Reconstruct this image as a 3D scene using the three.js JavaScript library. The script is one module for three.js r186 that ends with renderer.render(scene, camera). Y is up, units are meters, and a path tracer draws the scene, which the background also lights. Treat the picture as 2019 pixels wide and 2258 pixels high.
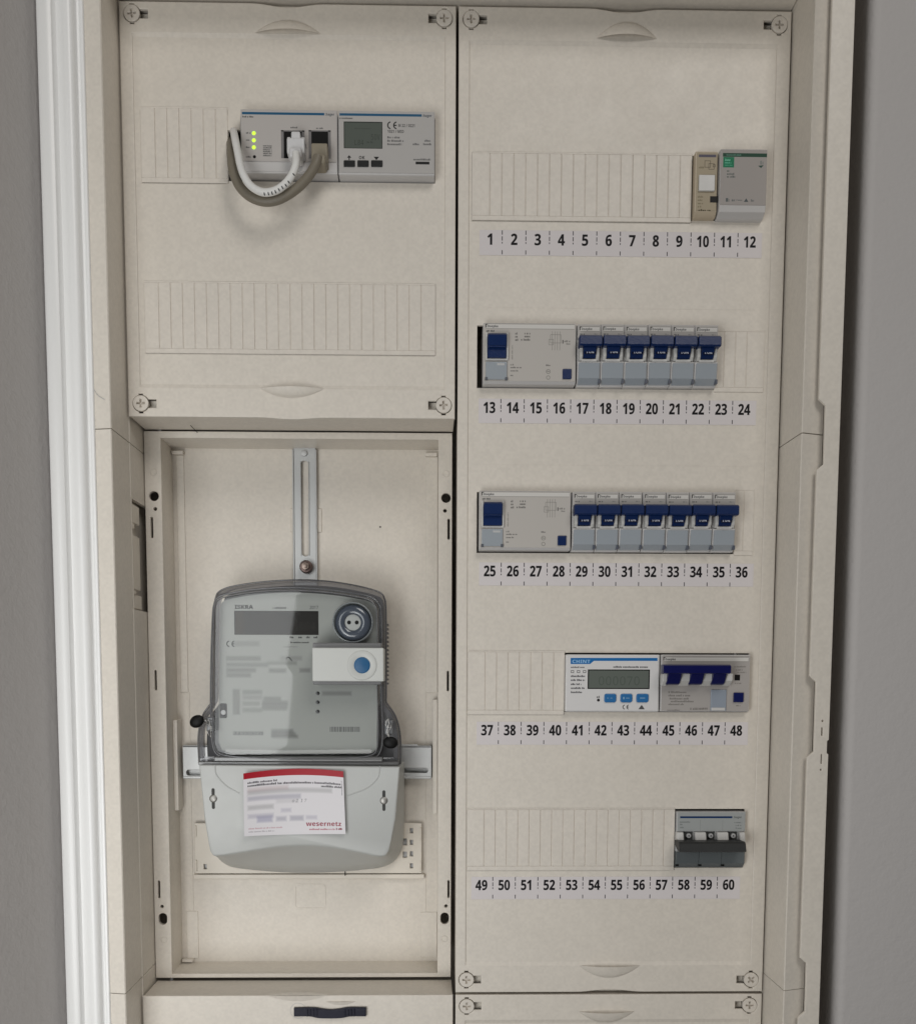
import * as THREE from 'three';
import { RoundedBoxGeometry } from 'three/addons/geometries/RoundedBoxGeometry.js';
import { mergeGeometries, toCreasedNormals } from 'three/addons/utils/BufferGeometryUtils.js';
import { RectAreaLightUniformsLib } from 'three/addons/lights/RectAreaLightUniformsLib.js';

// ------------------------------------------------------------------ camera, light, exposure
// Lengths below are millimetres: x to the right of the seam between the two fields, y up from the
// top of the covers, z towards the room from the face of the covers. H is the height of y = 0 in metres.
const H = 1.75, S = 0.001;
const scene = new THREE.Scene();
const W0 = 2019, H0 = 2258, FOC = 2097.54, CX = 986.02, CY = 1667.85;
const CAM = [-19.97, -497.26, 746.89];
const AX = [[0.99983, -0.00113, -0.01856], [0.00264, 0.99667, 0.08154], [0.01841, -0.08158, 0.9965]]; // rows: camera axes to the room
const camera = new THREE.PerspectiveCamera(2 * Math.atan(H0 / 2 / FOC) * 180 / Math.PI, W0 / H0, 0.02, 20);
camera.setViewOffset(W0, H0, W0 / 2 - CX, H0 / 2 - CY, W0, H0);
{
  const m = new THREE.Matrix4().set(...AX[0], 0, ...AX[1], 0, ...AX[2], 0, 0, 0, 0, 1);
  camera.quaternion.setFromRotationMatrix(m);
  camera.position.set(CAM[0] * S, H + CAM[1] * S, CAM[2] * S);
}
scene.add(camera);
scene.background = new THREE.Color().setRGB(0.08, 0.078, 0.075);   // the dim room behind the camera
RectAreaLightUniformsLib.init();
function areaLight(name, color, intensity, w, h, from, to) {
  const l = new THREE.RectAreaLight(new THREE.Color().setRGB(...color), intensity, w, h);
  l.name = name; l.position.set(from[0], H + from[1], from[2]); l.lookAt(to[0], H + to[1], to[2]); scene.add(l);
  return l;
}
const windowLight = areaLight('window_light', [0.98, 1, 1], 3.6, 0.34, 0.8, [-0.44, -0.6, 0.8], [-0.28, -0.6, 0]);
windowLight.rotateZ(-0.1);
areaLight('low_fill_light', [1, 0.995, 0.985], 3.9, 0.3, 0.34, [-0.22, -0.81, 0.68], [-0.2, -0.6, 0]);  // added fill light for the lower left, no window stands there
areaLight('ceiling_lamp_light', [1, 0.965, 0.92], 5.3, 0.75, 0.75, [0.52, 0.8, 1.45], [-0.1, -0.4, 0]);
const renderer = new THREE.WebGLRenderer({ antialias: true });
renderer.toneMapping = THREE.LinearToneMapping;
renderer.toneMappingExposure = 1.0;
renderer.shadowMap.enabled = true;

// ------------------------------------------------------------------ helpers
const ZOOM = { Z1: [0, 0, 1.802], Z2: [1000, 0, 1.786], Z3: [0, 480, 1.802], Z4: [1000, 480, 1.786], Z5: [0, 940, 3.636], Z6: [440, 940, 3.033], M: [400, 1240, 2.908], R3: [1000, 1000, 1.786], L4: [0, 1700, 1.802], R4: [1000, 1400, 1.786], R5: [1000, 1760, 1.786], D1: [490, 220, 3.714], D2: [1040, 700, 3.25], D3: [1040, 1070, 3.033], D4: [1220, 1420, 3.957], D5: [1460, 1770, 8.273], D6: [1500, 310, 8.273], CARD: [500, 1660, 6.067], BM: [560, 2130, 3.25] };
function at(k, u, v, z = 0) {                      // photo pixel (in the crop k) to x, y on the plane z
  const [u0, v0, s] = ZOOM[k], a = (u0 + u / s - CX) / FOC, b = -(v0 + v / s - CY) / FOC;
  const d = AX.map((r) => r[0] * a + r[1] * b - r[2]), t = (z - CAM[2]) / d[2];
  return [CAM[0] + t * d[0], CAM[1] + t * d[1]];
}
let seed = 7; const rnd = () => ((seed = (seed * 16807) % 2147483647) / 2147483647);
const V2 = (p) => new THREE.Vector2(p[0], p[1]);
const poly = (pts, holes = []) => { const s = new THREE.Shape(pts.map(V2)); for (const h of holes) s.holes.push(new THREE.Path(h.map(V2))); return s; };
const rectP = (x0, x1, y0, y1) => [[x0, y0], [x1, y0], [x1, y1], [x0, y1]];
function rrectP(x0, x1, y0, y1, r, n = 4) {        // rounded rectangle, counter-clockwise
  const out = [], c = [[x1 - r, y0 + r, -90], [x1 - r, y1 - r, 0], [x0 + r, y1 - r, 90], [x0 + r, y0 + r, 180]];
  for (const [cx, cy, a0] of c) for (let i = 0; i <= n; i++) { const a = (a0 + 90 * i / n) * Math.PI / 180; out.push([cx + r * Math.cos(a), cy + r * Math.sin(a)]); }
  return out;
}
const circP = (cx, cy, r, n = 28) => Array.from({ length: n }, (_, i) => [cx + r * Math.cos(i * 2 * Math.PI / n), cy + r * Math.sin(i * 2 * Math.PI / n)]);
function ext(shape, z0, z1, b = 0, bs = 1) {       // extrusion whose bevel stays inside the outline
  return new THREE.ExtrudeGeometry(shape, { depth: Math.max(z1 - z0 - 2 * b, 0.01), bevelEnabled: b > 0, bevelThickness: b, bevelSize: b, bevelOffset: -b, bevelSegments: bs, curveSegments: 10 }).translate(0, 0, z0 + b);
}
const bx = (x0, x1, y0, y1, z0, z1) => new THREE.BoxGeometry(x1 - x0, y1 - y0, z1 - z0).translate((x0 + x1) / 2, (y0 + y1) / 2, (z0 + z1) / 2);
const rb = (x0, x1, y0, y1, z0, z1, r = 0.5, n = 2) => new RoundedBoxGeometry(x1 - x0, y1 - y0, z1 - z0, n, Math.min(r, (x1 - x0) / 2.01, (y1 - y0) / 2.01, (z1 - z0) / 2.01)).translate((x0 + x1) / 2, (y0 + y1) / 2, (z0 + z1) / 2);
const cyl = (cx, cy, z0, z1, r, n = 32, c = 0.25) => new THREE.LatheGeometry([[0, z0], [r, z0], [r, z1 - c], [r - c, z1], [0, z1]].map(V2), n).rotateX(Math.PI / 2).translate(cx, cy, 0);
const lathe = (cx, cy, pts, n = 40) => new THREE.LatheGeometry(pts.map(V2), n).rotateX(Math.PI / 2).translate(cx, cy, 0);  // pts: radius, z
function profY(pts, y0, y1, b = 0) {               // outline in x, z drawn out along y
  return new THREE.ExtrudeGeometry(poly(pts.map(([x, z]) => [x, -z])), { depth: y1 - y0 - 2 * b, bevelEnabled: b > 0, bevelThickness: b, bevelSize: b, bevelOffset: -b, bevelSegments: 1 }).rotateX(-Math.PI / 2).translate(0, y0 + b, 0);
}
function profX(pts, x0, x1, b = 0) {               // outline in y, z drawn out along x
  return new THREE.ExtrudeGeometry(poly(pts.map(([y, z]) => [-z, y])), { depth: x1 - x0 - 2 * b, bevelEnabled: b > 0, bevelThickness: b, bevelSize: b, bevelOffset: -b, bevelSegments: 1 }).rotateY(Math.PI / 2).translate(x0 + b, 0, 0);
}
const tube = (pts, r, n = 60, m = 12) => new THREE.TubeGeometry(new THREE.CatmullRomCurve3(pts.map((p) => new THREE.Vector3(...p)), false, 'centripetal'), n, r, m);
function grid(nu, nv, fn) {                        // surface fn(u, v) -> [x, y, z]
  const g = new THREE.PlaneGeometry(1, 1, nu, nv), p = g.attributes.position;
  for (let i = 0; i < p.count; i++) p.setXYZ(i, ...fn(p.getX(i) + 0.5, p.getY(i) + 0.5));
  g.computeVertexNormals(); return g;
}
function loft(rings, cap = true) {                 // rings: [{ pts, z }] with equal counts, back to front, counter-clockwise
  const pos = [], n = rings[0].pts.length, P = (r, i) => [...rings[r].pts[i % n], rings[r].z];
  for (let r = 0; r + 1 < rings.length; r++) for (let i = 0; i < n; i++) pos.push(...P(r, i), ...P(r, i + 1), ...P(r + 1, i + 1), ...P(r, i), ...P(r + 1, i + 1), ...P(r + 1, i));
  if (cap) { const f = rings.at(-1); for (const t of THREE.ShapeUtils.triangulateShape(f.pts.map(V2), [])) for (const i of t) pos.push(...f.pts[i], f.z); }
  const g = new THREE.BufferGeometry(); g.setAttribute('position', new THREE.Float32BufferAttribute(pos, 3)); g.computeVertexNormals();
  return toCreasedNormals(g, 0.6);
}
function inset(pts, d) {                           // move an outline inwards (counter-clockwise input)
  const n = pts.length;
  return pts.map((p, i) => {
    const a = pts[(i + n - 1) % n], b = pts[(i + 1) % n];
    const e = (q, w) => { const dx = w[0] - q[0], dy = w[1] - q[1], l = Math.hypot(dx, dy) || 1; return [-dy / l, dx / l]; };
    const n1 = e(a, p), n2 = e(p, b); let nx = n1[0] + n2[0], ny = n1[1] + n2[1]; const l = Math.hypot(nx, ny) || 1; nx /= l; ny /= l;
    const k = d / Math.max(0.5, nx * n1[0] + ny * n1[1]); return [p[0] + nx * k, p[1] + ny * k];
  });
}
function smooth(pts, n = 8) { const c = new THREE.CatmullRomCurve3(pts.map((p) => new THREE.Vector3(p[0], p[1], p[2] ?? 0)), false, 'centripetal'); return c.getPoints(n * (pts.length - 1)).map((v) => [v.x, v.y, v.z]); }
const names = {}, OFF = new WeakMap();
function numbered(n) { const k = names[n] = (names[n] ?? -1) + 1; return k ? `${n}_${String(k).padStart(3, '0')}` : n; }
function prep(g) { let o = g.index ? g.toNonIndexed() : g.clone(); for (const k of Object.keys(o.attributes)) if (!['position', 'normal', 'uv'].includes(k)) o.deleteAttribute(k); if (!o.attributes.uv) o.setAttribute('uv', new THREE.Float32BufferAttribute(new Float32Array(o.attributes.position.count * 2), 2)); o.morphAttributes = {}; return o; }
function boxUV(g) {                                // uv in metres from the side each face looks to
  const p = g.attributes.position, n = g.attributes.normal, uv = g.attributes.uv;
  for (let i = 0; i < p.count; i++) {
    const ax = Math.abs(n.getX(i)), ay = Math.abs(n.getY(i)), az = Math.abs(n.getZ(i));
    if (az >= ax && az >= ay) uv.setXY(i, p.getX(i) * S, p.getY(i) * S); else if (ax >= ay) uv.setXY(i, p.getZ(i) * S, p.getY(i) * S); else uv.setXY(i, p.getX(i) * S, p.getZ(i) * S);
  }
}
function mesh(name, geos, mat, parent, o = {}) {
  let g = (Array.isArray(geos) ? geos : [geos]).map(prep); g = g.length > 1 ? mergeGeometries(g) : g[0];
  if (o.uv) { const [x0, x1, y0, y1] = o.uv, p = g.attributes.position; for (let i = 0; i < p.count; i++) g.attributes.uv.setXY(i, (p.getX(i) - x0) / (x1 - x0), (p.getY(i) - y0) / (y1 - y0)); } else if (!o.keep) boxUV(g);
  const off = OFF.get(parent) ?? [0, 0, 0];
  g.translate(-off[0], -off[1], -off[2]); g.scale(S, S, S);
  const m = new THREE.Mesh(g, mat); m.name = name; m.castShadow = m.receiveShadow = true;
  OFF.set(m, off); parent?.add(m);
  return m;
}
// a thing: Group at base [x, y, z] (mm); its children are given in the same room millimetres (or local ones when off is zero)
function thing(name, label, category, base, group, local = false) {
  const t = new THREE.Group(); t.name = numbered(name); t.position.set(base[0] * S, H + base[1] * S, base[2] * S);
  t.userData = { label, category }; if (group) t.userData.group = group;
  OFF.set(t, local ? [0, 0, 0] : base); scene.add(t); return t;
}
function single(name, geos, mat, label, category, base, group, o = {}) {
  const t = new THREE.Group(); OFF.set(t, base); const m = mesh(numbered(name), geos, mat, t, o); t.remove(m);
  m.position.set(base[0] * S, H + base[1] * S, base[2] * S); Object.assign(m.userData, { label, category }); if (group) m.userData.group = group; scene.add(m); return m;
}

// ------------------------------------------------------------------ textures and materials
function canvasTex(w, h, k, draw) {                // w x h millimetres at k pixels per millimetre; draw() works in millimetres from the top left
  const c = document.createElement('canvas'); c.width = Math.round(w * k); c.height = Math.round(h * k);
  const g = c.getContext('2d'); g.scale(c.width / w, c.height / h); draw(g, w, h);
  const t = new THREE.CanvasTexture(c); t.colorSpace = THREE.SRGBColorSpace; t.anisotropy = 8; return t;
}
function noiseTex(n, fn) {
  const d = new Uint8Array(n * n * 4);
  for (let i = 0; i < n * n; i++) { const v = fn(i % n, (i / n) | 0) * 255; d[4 * i] = d[4 * i + 1] = d[4 * i + 2] = Math.max(0, Math.min(255, v)); d[4 * i + 3] = 255; }
  const t = new THREE.DataTexture(d, n, n); t.wrapS = t.wrapT = THREE.RepeatWrapping; t.magFilter = THREE.LinearFilter; t.minFilter = THREE.LinearMipmapLinearFilter; t.generateMipmaps = true; t.needsUpdate = true; return t;
}
function valueNoise(n, cells) {                    // tiling smooth noise
  const g = Array.from({ length: cells * cells }, rnd), s = (t) => t * t * (3 - 2 * t);
  return (x, y) => { const u = x / n * cells, v = y / n * cells, i = u | 0, j = v | 0, a = s(u - i), b = s(v - j), q = (p, r) => g[((r + cells) % cells) * cells + (p + cells) % cells]; return (q(i, j) * (1 - a) + q(i + 1, j) * a) * (1 - b) + (q(i, j + 1) * (1 - a) + q(i + 1, j + 1) * a) * b; };
}
const N1 = valueNoise(256, 96), N2 = valueNoise(256, 32), N3 = valueNoise(256, 7);
const grain = noiseTex(256, (x, y) => 0.5 * N1(x, y) + 0.35 * N2(x, y) + 0.15 * N3(x, y));
grain.repeat.set(1 / 0.06, 1 / 0.06);
const rough = noiseTex(256, (x, y) => 0.72 + 0.14 * N3(x, y) + 0.1 * N2(x, y));
rough.repeat.set(1 / 0.19, 1 / 0.19);
const plaster = noiseTex(256, (x, y) => 0.3 * N1(x, y) + 0.4 * N2(x, y) + 0.3 * N3(x, y)); plaster.repeat.set(1 / 0.13, 1 / 0.13);
const mottle = noiseTex(256, (x, y) => 0.945 + 0.06 * (0.62 * N1(x, y) + 0.2 * N2(x, y) + 0.18 * N3(x, y)));
mottle.repeat.set(1 / 0.17, 1 / 0.17); mottle.colorSpace = THREE.SRGBColorSpace;
const mat = (r, g, b, o = {}) => new THREE.MeshPhysicalMaterial({ color: new THREE.Color().setRGB(r, g, b), roughness: 0.5, side: THREE.DoubleSide, ...o });
const plastic = (r, g, b, ro = 0.5, o = {}) => mat(r, g, b, { roughness: ro, bumpMap: grain, bumpScale: 0.00006, roughnessMap: rough, ...o });
const M = {
  cover: plastic(0.745, 0.69, 0.612, 0.55, { map: mottle }), liner: plastic(0.755, 0.702, 0.624, 0.52, { map: mottle }), strip: plastic(0.745, 0.69, 0.616, 0.55, { map: mottle }),
  tray: plastic(0.73, 0.675, 0.59, 0.55), white: mat(0.87, 0.87, 0.86, { roughness: 0.3, bumpMap: grain, bumpScale: 0.00002 }), wall: mat(0.52, 0.5, 0.49, { roughness: 0.9, bumpMap: plaster, bumpScale: 0.0004 }),
  dark: mat(0.012, 0.011, 0.01, { roughness: 0.8 }), grey: plastic(0.5, 0.5, 0.5, 0.5), lightGrey: plastic(0.6, 0.59, 0.57, 0.5), device: plastic(0.57, 0.555, 0.545, 0.5),
  blue: plastic(0.004, 0.02, 0.092, 0.36, { specularIntensity: 0.7 }), steel: mat(0.5, 0.505, 0.5, { metalness: 0.75, roughness: 0.48, bumpMap: grain, bumpScale: 0.00004 }), black: mat(0.006, 0.006, 0.006, { roughness: 0.5, specularIntensity: 0.4 }),
};
const printMat = (tex, o = {}) => new THREE.MeshPhysicalMaterial({ map: tex, roughness: 0.5, specularIntensity: 0.5, side: THREE.DoubleSide, ...o });
// micro print: rows of small marks that stand for lettering too small to read in the photograph
function micro(g, x, y, w, h, col = '#555', a = 0.8) {
  g.save(); g.globalAlpha = a; g.fillStyle = col; let p = x; const end = x + w;
  while (p < end) { const l = Math.min(end - p, h * (0.35 + rnd() * 0.35)), t = rnd(); g.fillRect(p, y + (t < 0.3 ? 0 : h * 0.25), l, h * (t < 0.3 ? 1 : 0.75)); p += l + h * (rnd() < 0.16 ? 0.6 : 0.16); }
  g.restore();
}
function text(g, s, x, y, size, col, o = {}) {     // y is the baseline; o.sx squeezes the letters
  g.save(); g.translate(x, y); g.scale((o.sx ?? 1) * size / 100, size / 100); g.fillStyle = col; g.font = `${o.style ?? 'bold'} 100px ${o.font ?? 'sans-serif'}`; g.textAlign = o.align ?? 'left'; g.fillText(s, 0, 0); if (o.heavy) { g.strokeStyle = col; g.lineWidth = o.heavy; g.strokeText(s, 0, 0); } g.restore();
}
function ceMark(g, x, y, h, col) {                 // two round arcs and a bar
  g.save(); g.strokeStyle = col; g.lineWidth = h * 0.16; const r = h / 2;
  g.beginPath(); g.arc(x + r, y + r, r * 0.9, Math.PI * 0.55, Math.PI * 1.45); g.stroke();
  g.beginPath(); g.arc(x + r * 2.7, y + r, r * 0.9, Math.PI * 0.55, Math.PI * 1.45); g.stroke();
  g.beginPath(); g.moveTo(x + r * 1.85, y + r); g.lineTo(x + r * 2.6, y + r); g.stroke(); g.restore();
}

// ------------------------------------------------------------------ the cabinet: shell, liners, frame
const cab = thing('meter_cabinet', 'cream two-field meter cabinet with white raised frame around its openings', 'cabinet', [0, -900, -140]);
const YT = 60, YB = -900;
mesh('back_panel', bx(-262, 262, YB, YT, -140, -136), M.liner, cab);
mesh('side_panel', bx(-270, -264, YB, YT, -136, 30), M.liner, cab); mesh('side_panel', bx(264, 270, YB, YT, -136, 30), M.liner, cab);
mesh('top_liner', [rb(-250, 250, 1.8, 8, -60, 44, 0.8), bx(-262, 262, 20, 26, -136, 30)], M.liner, cab);
// left liner: three lengths with open joints; each is a side wall and a front strip that slopes back to the frame
const JT = -317.6;
function linerLeft(y0, y1, hole) {
  const g = [profY([[-254, -62], [-250.3, -62], [-250.3, -5.6], [-249.7, -5.2], [-249.7, -3.9], [-250.3, -3.5], [-250.3, 36.4], [-251, 37.2], [-264.5, 34.6], [-264.5, 31], [-254, 33]], y0, y1)];
  if (hole) { g.length = 0; const P = [[-254, -3.5], [-250.3, -3.5], [-250.3, 36.4], [-251, 37.2], [-264.5, 34.6], [-264.5, 31], [-254, 33]];
    g.push(profY(P, y0, y1)); g.push(profY([[-254, -62], [-250.3, -62], [-250.3, -5.6], [-249.7, -5.2], [-249.7, -3.9], [-250.3, -3.4], [-254, -3.4]], hole[1], y1), profY([[-254, -62], [-250.3, -62], [-250.3, -5.6], [-249.7, -5.2], [-249.7, -3.9], [-250.3, -3.4], [-254, -3.4]], y0, hole[0]), bx(-250.6, -249.7, hole[0], hole[1], -5.2, -3.9)); }
  return g;
}
mesh('side_liner', linerLeft(JT + 0.35, YT), M.liner, cab);
const ll = mesh('side_liner', linerLeft(-736.4, JT - 0.35, [-444, -359]), M.liner, cab);
mesh('side_liner', linerLeft(YB, -737), M.liner, cab);
mesh('latch_clip', [rb(-256.1, -251.6, -376.5, -362, -30, -9, 0.8), rb(-255.5, -250.6, -381.5, -377.5, -13, -6.5, 0.4), rb(-256.1, -251.8, -428, -386, -30, -9, 0.8)], M.tray, ll);
mesh('latch_clip', [rb(-256.1, -251.8, -443, -432, -32, -9, 0.8), rb(-255, -250.6, -432, -429, -14, -6.5, 0.4)], M.tray, ll);
mesh('clip_bed', bx(-260, -256.2, -446, -357, -60, -3), M.liner, ll);
mesh('scratch_line', tube([...smooth([[-262.6, -289.8, 35.2], [-259.5, -294, 35.8], [-254.8, -297, 36.7]])], 0.22, 20, 5), M.grey, cab);
// right liner
function linerRight(y0, y1, z = -62) { return profY([[254, z], [254, 37], [268, 32.6], [268, 36.6], [251, 42.4], [250.3, 41.6], [250.3, z]], y0, y1); }
mesh('side_liner', linerRight(-317.9, YT), M.liner, cab);
mesh('side_liner', linerRight(-734, -318.7), M.liner, cab);
mesh('side_liner', linerRight(YB, -734.5), M.liner, cab);
// white frame: rolled profile on the left, notched strip on the right
const fl = [[-262.6, 26], [-262.6, 36], [-263.2, 36.8], [-264.6, 37], [-265.4, 36.2], [-266.6, 35.4], [-267.6, 36], [-268.4, 39.4], [-270.2, 41.6], [-273.2, 42.2], [-276, 41], [-278.4, 39.6], [-280.6, 39.8], [-281.6, 41.4], [-282.4, 44], [-284, 45], [-291, 45.2], [-292.2, 44.4], [-292.6, 42.6], [-292.6, 18], [-288, 18], [-288, 26]];
mesh('frame_post', toCreasedNormals(profY(fl, YB, YT), 0.7), M.white, cab);
const notch = (y0, y1) => [[261.3, y1 + 4.3], [266.2, y1], [266.4, y0 + 0.2], [261.4, y0 - 4.2]];
const frPts = [[261.2, YT], [261.2, -100], ...notch(-341, -299), ...notch(-551, -499), ...notch(-750.4, -712.4), [261, YB], [277.4, YB], [277.4, -553], [276.2, -552], [276.2, -543], [277.4, -542], [277.6, YT]];
mesh('frame_post', ext(poly(frPts.slice().reverse(), [rectP(271.5, 272.6, -539, -533), circP(272.2, -528, 0.8, 10), rectP(271.8, 272.8, -560, -553), circP(272.2, -564.5, 0.7, 10)]), 41.6, 44.4, 0.5, 2), M.liner, cab);
mesh('frame_lip', rb(274.4, 277, YB, YT, 18, 41.5, 0.6), M.liner, cab);

// grey plastered walls: the left one turned at a made-up splay to fall darker, the wall face on the right
const wallL = mesh('wall_left', rb(-150, 0, 0, 1100, -14, 0, 2, 2), M.wall, null); wallL.position.set(-0.2935, H - 0.98, 0.03); wallL.rotation.y = 1.35; wallL.userData = { kind: 'structure', label: 'grey plastered wall beside the bright frame, angled to fall darker' }; scene.add(wallL);
const wallR = mesh('wall_right', rb(0, 420, 0, 1100, -110, 0, 8, 6), M.wall, null); wallR.position.set(0.2975, H - 0.98, 0.025); wallR.userData = { kind: 'structure', label: 'grey plastered wall beside the notched frame strip' }; scene.add(wallR);
mesh('gap_back', bx(270.5, 297, YB, YT, -90, -84), M.liner, cab);

// ------------------------------------------------------------------ covers
// a dome on a chord: finger grips moulded on the covers; up = +1 arc above its chord, -1 below
function grip(xa, xb, yc, ya, h, z) { const up = ya > yc ? 1 : -1, R = Math.abs(ya - yc); return grid(24, 8, (u, v) => { const s = 2 * u - 1, e = (1 - s * s), t = up > 0 ? v : 1 - v; const k = up > 0 ? t : (1 - v); return [xa + (xb - xa) * u, yc + up * R * e * k, z + h * e * Math.pow(Math.max(0, 1 - k), 0.6)]; }); }
function fastener(parent, x, y, side, flip = 0) {     // quarter-turn screw head with a cross, standing in its round seat
  const c = 3.1, w = 0.72, cross = [[-w, -c], [w, -c], [w, -w], [c, -w], [c, w], [w, w], [w, c], [-w, c], [-w, w], [-c, w], [-c, -w], [-w, -w]].map(([a, b]) => { const r = flip; return [x + a * Math.cos(r) - b * Math.sin(r), y + a * Math.sin(r) + b * Math.cos(r)]; });
  const f = mesh('fastener', [ext(poly(circP(x, y, 5.85, 36), [cross.slice().reverse()]), -2.2, 0.7, 0.3), cyl(x, y, -4.5, -1.9, 5.6, 24)], M.strip, parent);
  mesh('slot_floor', bx(x + side * 4 - (side < 0 ? 8.4 : 0), x + side * 4 + (side > 0 ? 8.4 : 0), y - 3.6, y + 3.6, -8, -6.4), M.tray, f);
}
function seat(x, y, side) {                           // hole outline: circle, square notch to one side, a slit above and below
  const r = 6.3, pts = [], deg = (a) => [x + r * Math.cos(a * Math.PI / 180), y + r * Math.sin(a * Math.PI / 180)];
  for (let a = 32; a <= 80; a += 6) pts.push([a, deg(a)]); const out = [];
  const arc = (a, b) => { for (let i = 0; i <= 8; i++) out.push(deg(a + (b - a) * i / 8)); };
  const slit = (s) => out.push([x + s * 1.6, y + s * 7.2], [x - s * 1.6, y + s * 7.2]);
  if (side > 0) { arc(30, 76); slit(1); arc(104, 256); slit(-1); arc(284, 330); out.push([x + 11.6, y - 3.1], [x + 11.6, y + 3.1]); } else { arc(-76, 76); slit(1); arc(104, 150); out.push([x - 11.6, y + 3.1], [x - 11.6, y - 3.1]); arc(210, 256); slit(-1); }
  return out;
}
function cover(name, label, [x0, x1, y0, y1], inner, cuts, screws, opt = {}) {
  const t = thing(name, label, 'cover', [(x0 + x1) / 2, y0, -42]);
  const [a0, a1, b0, b1] = inner, bumpB = opt.bottom ?? 0, bumpT = opt.top ?? 0, xm = (x0 + x1) / 2;
  const edge = (y, d, dir) => Array.from({ length: 13 }, (_, i) => { const s = i / 6 - 1, x = xm + s * 27; return [x, y + d * Math.pow(Math.cos(s * Math.PI / 2), 2)]; }).sort((p, q) => dir * (p[0] - q[0]));
  const outline = [[x0, y0], ...edge(y0, bumpB, 1), [x1, y0], [x1, y1], ...edge(y1, bumpT, -1), [x0, y1]];
  const holes = screws.map(([x, y, s]) => seat(x, y, s).reverse());
  mesh('front_plate', [ext(poly(outline, [rectP(a0, a1, b0, b1).reverse(), ...holes]), -3, 0, 0.7, 2), ext(poly(rectP(a0 - 3, a1 + 3, b0 - 3, b1 + 3), cuts.map((c) => rectP(...c).reverse())), -3.6, -1.1)], M.cover, t);
  // slopes at the head and foot of the sunken field
  mesh('field_slope', [profX([[b1 + 0.6, -0.1], [b1 - 2.2, -1.08], [b1 + 0.6, -1.6]], a0, a1), profX([[b0 - 0.6, -0.1], [b0 - 0.6, -1.6], [b0 + 2.2, -1.08]], a0, a1)], M.cover, t);
  mesh('skirt', [bx(x0 + 0.5, x0 + 3, y0 + 0.5, y1 - 0.5, -41, -2.9), bx(x1 - 3, x1 - 0.5, y0 + 0.5, y1 - 0.5, -41, -2.9), bx(x0 + 3, x1 - 3, y0 + 0.4, y0 + 3, -40, -2.9), bx(x0 + 3, x1 - 3, y1 - 3, y1 - 0.4, -40, -2.9)], M.cover, t);
  for (const [x, y, s, fl] of screws) fastener(t, x, y, s, fl);
  for (const g of opt.grips ?? []) mesh('finger_grip', grip(...g), M.cover, t);
  return t;
}
// a blanking strip of break-off fingers set in a device opening; every finger is its own piece
function blank(parent, x0, x1, y0, y1, grooves, z = 0) {
  const f = mesh('blanking_strip', [ext(poly(rectP(x0, x1, y0, y1)), -2.6, z - 0.75)], M.strip, parent);
  const e = [x0, ...grooves, x1];
  const edgeB = 3.4;
  mesh('strip_edge', rb(x0, x1, y0, y0 + edgeB, -2.5, z + 0.15, 0.35), M.strip, f); mesh('strip_edge', rb(x0, x1, y1 - 1.2, y1, -2.5, z - 0.25, 0.35), M.strip, f);
  for (let i = 0; i + 1 < e.length; i++) mesh('finger', rb(e[i] + (i ? 0.3 : 0), e[i + 1] - (i + 2 < e.length ? 0.3 : 0), y0 + edgeB + 0.05, y1 - 1.25, -2.4, z - 0.12 + rnd() * 0.16, 0.3), M.strip, f);
  return f;
}
const steps = (a, p, n) => Array.from({ length: n }, (_, i) => a + p * i);
const coverTL = cover('cover_plate', 'cream upper cover plate carrying the patch cables, with one uncut blanking row below', [-249, -1, -299, -1], [-239.8, -9.2, -277, -23.2],
  [[-170.6, -16.4, -126.4, -79.8], [-234, -17, -251, -201]], [[-239.6, -9.6, 1, 0.12], [-9.7, -9.7, -1, 0], [-239.6, -289.3, 1, 0], [-9.6, -289, -1, 0.05]],
  { bottom: -1.3, top: -2.6, grips: [[-150, -100.5, -22, -12.6, 5.5, -0.2], [-150, -100, -277.5, -284.4, 6, -0.2]] });
// the opening of the upper row is cut out around the module and the cable corner
mesh('opening_lip', [bx(-170.9, -161.4, -90.2, -79.5, -3.5, -0.75)], M.cover, coverTL);
blank(coverTL, -235.2, -170.9, -128.4, -74.4, steps(-224.5, 8.98, 6));
blank(coverTL, -235.3, -16, -252, -199.2, steps(-224.4, 8.98, 24).filter((x) => x < -20));
const rowCuts = [[176.9, 231, -151, -104], [15.8, 198, -275.6, -229.2], [16.2, 216.5, -400, -353.6], [85.4, 231, -523.2, -476.8], [174.6, 231, -647.6, -600.2]];
const coverR = cover('cover_plate', 'tall cream cover plate with five numbered device rows', [1, 249, -749, -1], [9.2, 238.6, -726.4, -25], rowCuts,
  [[10.3, -10, 1, 0.05], [240, -10.7, -1, 0], [9.8, -738.6, 1, 0], [239.6, -739.2, -1, 0.78]], { bottom: 2, top: -2.8, grips: [[103, 149, -22, -10, 5.5, -0.2], [99.5, 150, -727, -737.4, 5, -0.2]] });
blank(coverR, 11.2, 177, -152.8, -103.2, steps(24.8, 8.95, 17));
blank(coverR, 197.8, 236, -277.2, -231, [204.9, 213.6, 222.4], -0.5);
blank(coverR, 216.6, 231.4, -401, -350, [223.4], -0.55);
blank(coverR, 9.8, 85.6, -525.3, -475.2, steps(23.5, 8.93, 7));
blank(coverR, 9.8, 175, -649.5, -599.6, steps(23.3, 8.95, 17));
for (const y of [-216, -333, -457, -578]) mesh('seam_line', bx(20, 230, y, y + 0.35, -1.2, -1.0), M.strip, coverR);
const coverBR = cover('cover_plate', 'cream cover plate edge below the tall numbered cover', [1, 249, -900, -751], [9.2, 238.6, -890, -772.4], [], [[10.2, -760.4, 1, 0], [239, -760.4, -1, 0]], { grips: [[100, 146, -765, -774, 5, -0.1]] });
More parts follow.
